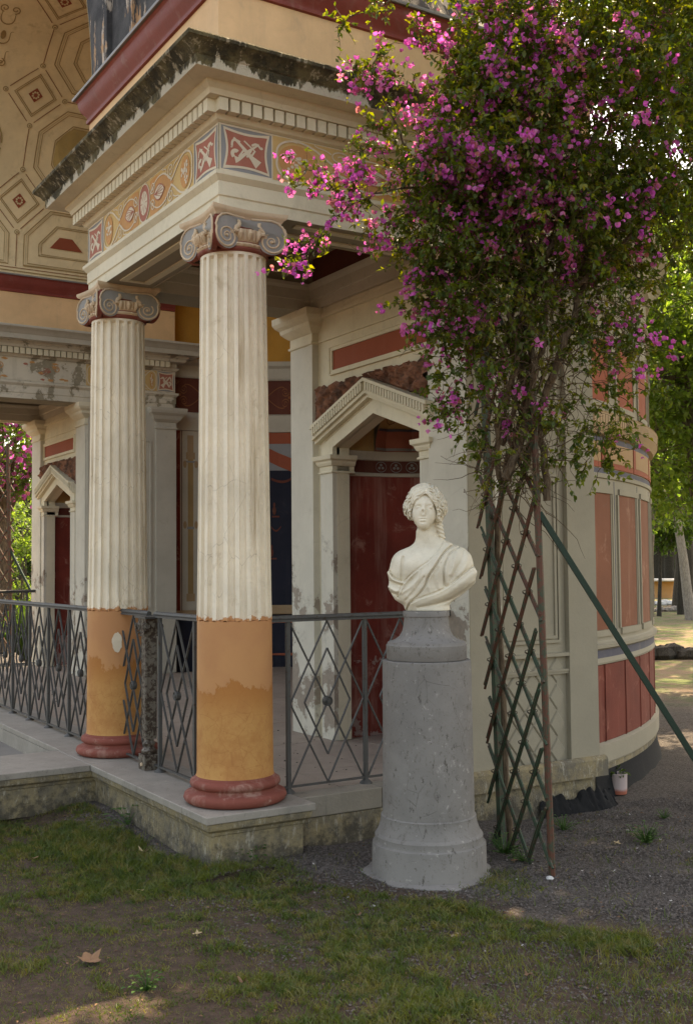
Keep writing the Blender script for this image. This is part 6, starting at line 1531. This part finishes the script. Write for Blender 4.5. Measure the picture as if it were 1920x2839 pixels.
V = np.stack([P-X*wd, P+X*wd, mid+X*wd*.8, mid-X*wd*.8, tip], 1).reshape(-1, 3); o_ = np.arange(n)[:, None]*5
T = np.concatenate([o_+np.array([[0, 1, 2]]), o_+np.array([[0, 2, 3]]), o_+np.array([[3, 2, 4]])]); tag(np_mesh('grass', V, T, 'grass', smooth=False), None, None, None, 'stuff')['label'] = 'short patchy grass on the lawn'
# gravel stones
n = 520000; x = RNG.uniform(-.6, 4.6, n); y = RNG.uniform(-3.2, 1.2, n); dd_ = (x-CAM.x)*.5265+(y-CAM.y)*.8487; rr_ = (x-CAM.x)*.85-(y-CAM.y)*.5267; vis = (dd_ > 2.4) & (np.abs(rr_/dd_) < .44)
x, y = x[vis], y[vis]; n = len(x); line = 1.7*x+y+(vnoise(x, y, 1.7, 9)-.5)*1.4; dist = np.hypot(x-CAM.x, y-CAM.y)
k = (RNG.uniform(0, 1, n) < np.clip((line+.45)*1.6, .20, 1)*np.where(x < -.3, .5, 1)*np.clip(7.5/dist-.55, .05, 1)) & ~blocked(x, y); x = x[k]; y = y[k]; n = len(x)
oc = np.array([[1, 0, 0], [0, 1, 0], [-1, 0, 0], [0, -1, 0], [0, 0, 1], [0, 0, -1.]]); ft = np.array([[0, 1, 4], [1, 2, 4], [2, 3, 4], [3, 0, 4]])
s = .003+.008*RNG.uniform(0, 1, n)**2.2; V = oc[None]*RNG.uniform(.55, 1.2, (n, 6, 1))*s[:, None, None]; an = RNG.uniform(0, 6.28, n); cs, sn = np.cos(an)[:, None], np.sin(an)[:, None]
V = np.stack([V[..., 0]*cs-V[..., 1]*sn*.8, V[..., 0]*sn+V[..., 1]*cs*.8, V[..., 2]*.7], 2)+np.stack([x, y, gz(x, y)+.001], 1)[:, None, :]
T = (np.arange(n)[:, None, None]*6+ft[None]).reshape(-1, 3)
def gravel_mat():
    b = NB('gravel_stone'); n = b.n.new('ShaderNodeTexWhiteNoise'); q = b.n.new('ShaderNodeVectorMath'); q.operation = 'SNAP'; b.L(b.pos, q.inputs[0]); q.inputs[1].default_value = (.011,)*3; b.L(q.outputs[0], n.inputs[0])
    r = b.n.new('ShaderNodeValToRGB'); b.L(n.outputs[0], r.inputs[0]); e = r.color_ramp.elements; e[0].color = (.04, .033, .028, 1); e[1].color = (.50, .47, .43, 1); x_ = e.new(.82); x_.color = (.13, .112, .098, 1); e[1].position = 1
    return b.out(r.outputs[0], .85)
M['gravel'] = gravel_mat(); g_ = np_mesh('gravel', V.reshape(-1, 3), T, 'gravel', smooth=False); tag(g_, 'loose grey gravel beside the terrace and under the trellis', kind='stuff')
# small brown litter on lawn and gravel: bits of leaf, bark and twig
n = 2600; x = RNG.uniform(-1.9, 3.6, n); y = RNG.uniform(-3.0, 1.3, n); k = ~blocked(x, y); x, y = x[k], y[k]; n = len(x)
V, T = simple_leaves(np.stack([x, y, gz(x, y)+.007], 1), np.stack([RNG.normal(0, 1, n), RNG.normal(0, 1, n), RNG.normal(0, .12, n)], 1), RNG.normal(0, .3, (n, 3))+np.array([0, 0, 1.]), RNG.uniform(.006, .020, n), .45)
tag(np_mesh('leaf_litter', V, T, 'deadleaf', smooth=False), 'tiny brown scraps of leaf and bark strewn on the ground', kind='stuff')
# sparse far grass
n = 30000; x = RNG.uniform(5, 24, n); y = RNG.uniform(0, 20, n); k = (vnoise(x, y, .8, 5)+vnoise(x, y, 3, 6)*.5 > .80) & ~blocked(x, y); x, y = x[k], y[k]; n = len(x); P = np.stack([x, y, np.zeros(n)], 1)
V, T = simple_leaves(P, RNG.normal(0, .35, (n, 3))+np.array([0, 0, 1.]), RNG.normal(0, 1, (n, 3)), RNG.uniform(.04, .11, n), .35); o = np_mesh('far_grass', V, T, 'tleaf', smooth=False); tag(o, 'sunlit grass in the garden beyond the apse', kind='stuff')

# ---- low plants and small things on the ground
def weed(px, py, r, nl, ls, label, mat='herb'):
    c = gp(px, py); c.z = float(gz(np.array(c.x), np.array(c.y))); t = thing('weed', label, 'weed', tuple(c)); a = RNG.uniform(0, 6.28, nl); el = RNG.uniform(.3, 1.3, nl)
    D = np.stack([np.cos(a)*np.cos(el), np.sin(a)*np.cos(el), np.sin(el)], 1); L = RNG.uniform(.4, 1, nl)*r; P = np.array(c)+D*L[:, None]; V, T = leaf_fans(P, D*.5+np.stack([np.cos(a), np.sin(a), -.1*np.ones(nl)], 1), np.tile([0, 0, 1.], (nl, 1)), RNG.uniform(.7, 1.2, nl)*ls, .75, .05, .25)
    np_mesh('leaves', V, T, mat, t, smooth=False); m = MB()
    for p in P[:60]: m.tube([c, Vector(p)], .0012, 4)
    m.build('stalks', mat, t)
weed(700, 2395, .09, 26, .032, 'small bright leafy weed against the plinth corner, on the gravel edge'); weed(655, 2400, .10, 30, .022, 'lower weed cluster left of the bright one at the plinth corner'); weed(352, 2305, .13, 16, .05, 'upright weed growing against the long plinth wall')
weed(1395, 2370, .12, 60, .020, 'pale weed around the foot of the trellis, right of the pedestal'); weed(1790, 2345, .12, 70, .024, 'round green weed alone on the gravel at the right'); weed(1560, 2300, .10, 40, .018, 'thin weed on the gravel right of the trellis')
weed(1840, 2270, .06, 24, .016, 'small weed on the gravel near the flower pot'); weed(405, 2765, .07, 30, .02, 'light green weed in the foreground lawn'); weed(1450, 2390, .08, 30, .022, 'green seedlings between the trellis laths')
def dry_leaf(px, py, size, rz, label, mat='deadleaf', curl=.35, maple=True):
    c = gp(px, py); c.z = float(gz(np.array(c.x), np.array(c.y)))+.012; V = [(0, 0, 0)]; n = 22
    for i in range(n):
        a = 2*PI*i/n; r = (1-.42*abs(math.sin(a*2.5))**.8) if maple else .45+.55*abs(math.cos(a))**1.5; x, y = r*math.cos(a)*size, r*math.sin(a)*size*(1 if maple else .6); V.append((x, y, curl*(x*x*1.5+y*y*.6)/size+random.uniform(-.06, .06)*size))
    m = MB().add(V, [(0, i+1, (i+1) % n+1) for i in range(n)]); m.tube([(-size*.9, 0, curl*size), (-size*1.5, size*.15, .002)], .0012, 4); o = m.build('dry_leaf', mat); o.location = c; o.rotation_euler = (random.uniform(-.15, .25), random.uniform(-.2, .2), rz)
    tag(o, label, 'dry leaf', 'fallen leaves on the lawn')
dry_leaf(248, 2680, .055, .4, 'largest curled brown leaf on the lawn at lower left'); dry_leaf(547, 2605, .024, 1.2, 'pale star-shaped dry leaf in the middle of the lawn', 'deadleaf_pale'); dry_leaf(400, 2368, .036, 2.2, 'crumpled pale leaf near the long plinth wall', 'deadleaf_pale', .6); dry_leaf(988, 2530, .024, .1, 'narrow tan leaf on the grass below the pedestal', 'deadleaf', .3, False)
dry_leaf(1710, 2350, .024, .5, 'yellowish leaf on the gravel below the flower pot', 'deadleaf_pale'); dry_leaf(672, 2735, .020, 1.9, 'small upright brown leaf right of the lawn centre', 'deadleaf', .7, False); dry_leaf(98, 2384, .018, .3, 'thin reddish leaf on bare soil at the left', 'deadleaf', .2, False); dry_leaf(1425, 2395, .022, .9, 'brown leaf lying at the foot of the trellis'); dry_leaf(348, 2720, .014, .2, 'short brown stick-like leaf right of the largest leaf', 'deadleaf', .2, False)
dry_leaf(55, 2547, .020, 2.5, 'dark curled leaf at the left edge of the lawn'); dry_leaf(392, 2466, .016, .1, 'tan leaf sliver above the lawn centre', 'deadleaf_pale', .2, False); dry_leaf(1465, 2705, .02, 1.6, 'brown upright leaf in the grass at lower right', 'deadleaf', .6); dry_leaf(1780, 2310, .016, 2., 'small pale leaf right of the flower pot', 'deadleaf_pale')
def stone(px, py, s, label, mat='whitestone', cat='stone'):
    c = gp(px, py); m = MB(); m.lathe([(s*.7, 0), (s, s*.35), (s*.75, s*.7), (s*.2, s*.85)], (0, 0), 7); m.v = [(x*random.uniform(.75, 1.25), y*random.uniform(.75, 1.2), z) for x, y, z in m.v]; o = m.build('stone', mat); o.location = (c.x, c.y, float(gz(np.array(c.x), np.array(c.y)))-.002); tag(o, label, cat)
stone(1523, 2437, .020, 'white stone chip beside the foot of the trellis post'); stone(1432, 2440, .009, 'tiny white pebble left of the trellis post'); stone(1630, 2228, .013, 'white pebble left of the flower pot'); stone(1035, 2503, .010, 'pale pebble on the grass below the pedestal'); stone(1740, 2310, .010, 'small pale pebble on the gravel below the pot')
# flower pot
c = gp(1714, 2200); fpt = thing('flower_pot', 'small pinkish white pot with a red lower edge and withered plant by the apse', 'pot', (c.x, c.y, 0))
def pot_mat():
    b = NB('painted_pot'); f = b.rng(b.math('ADD', b.z(), b.math('MULTIPLY', b.noise(20, 4), .03)), .03, .055); return b.out(b.mix(f, (.34, .10, .06), (.46, .36, .34)), .7)
M['pot'] = pot_mat(); M['soil'] = plaster('pot_soil', (.05, .035, .025))
MB().lathe([(.0, .0), (.050, .0), (.053, .02), (.055, .118), (.057, .122), (.057, .128), (.050, .128), (.048, .10), (0, .10)], (c.x, c.y), 32).build('body', 'pot', fpt, smooth=True, angle=40)
MB().lathe([(.049, .104), (.02, .112), (0, .11)], (c.x, c.y), 16).build('soil', 'soil', fpt)
a = RNG.uniform(0, 6.28, 26); P = np.array([[c.x, c.y, .11]]*26)+np.stack([np.cos(a), np.sin(a), RNG.uniform(0, 1.4, 26)], 1)*.035; V, T = leaf_fans(P, np.stack([np.cos(a), np.sin(a), RNG.uniform(-.4, .6, 26)], 1), np.tile([0, 0, 1.], (26, 1)), RNG.uniform(.03, .05, 26), .5); np_mesh('withered_leaves', V, T, 'dleaf', fpt, smooth=False)
# garden table far away, stone edgings
tb = far(1838, 46); tt = thing('garden_table', 'round garden table with white top and orange foot far behind the saplings', 'table', tb)
MB().lathe([(0, .70), (1.0, .70), (1.04, .74), (1.0, .80), (0, .80)], (tb[0], tb[1]), 28).build('table_top', 'whitestone', tt, smooth=True, angle=40)
MB().lathe([(.55, 0), (.5, .1), (.46, .6), (.5, .70)], (tb[0], tb[1]), 20).build('foot', 'fr_orange', tt, smooth=True)
def rocks(name, label, p0, p1, n, s, mat):
    t = thing(name, label, 'stone edging', tuple(p0)); a, b = Vector(p0), Vector(p1); base = []
    for v in range(4):
        m = MB(); m.lathe([(.8, -.1), (1, .35), (.8, .85), (.3, 1.0)], (0, 0), 8); m.v = [(x*random.uniform(.8, 1.2), y*random.uniform(.8, 1.2), z*random.uniform(.85, 1.1)) for x, y, z in m.v]; base.append(m.build('rock', mat, t)); base[-1].matrix_parent_inverse = Matrix.Translation(-a)
    for i in range(n):
        k = base[i] if i < 4 else base[i % 4].copy()
        if i >= 4: link(k); k.parent = t; k.matrix_parent_inverse = Matrix.Translation(-a)
        p = a+(b-a)*((i+.5)/n)+Vector((random.uniform(-1, 1), random.uniform(-1, 1), 0))*s*.25; q = s*random.uniform(.7, 1.2); k.location = p; k.scale = (q, q*random.uniform(.7, 1.1), q*random.uniform(.7, 1.1)); k.rotation_euler = (0, 0, random.uniform(0, 6))
rocks('stone_edging', 'row of rough pale stones in front of the saplings', far(1700, 33), far(2000, 33), 22, .19, 'bark_pale'); rocks('stone_edging', 'thin far row of pale stones behind the saplings', far(1700, 38), far(2000, 38), 22, .2, 'whitestone')
rocks('stone_edging', 'low dark stone border across the grass just beyond the apse', far(1740, 16.6), far(2060, 16.6), 12, .20, 'bark_dark')
# fine litter on the porch floor
m = MB()
for i in range(260):
    x, y = random.uniform(.2, 2.2), random.uniform(.05, 6); s = random.uniform(.003, .008); m.lathe([(s, .269), (s*.6, .269+s*.5)], (x, y), 5)
tag(m.build('floor_litter', 'bark_dark'), 'dark specks of dry litter on the porch floor', kind='stuff')
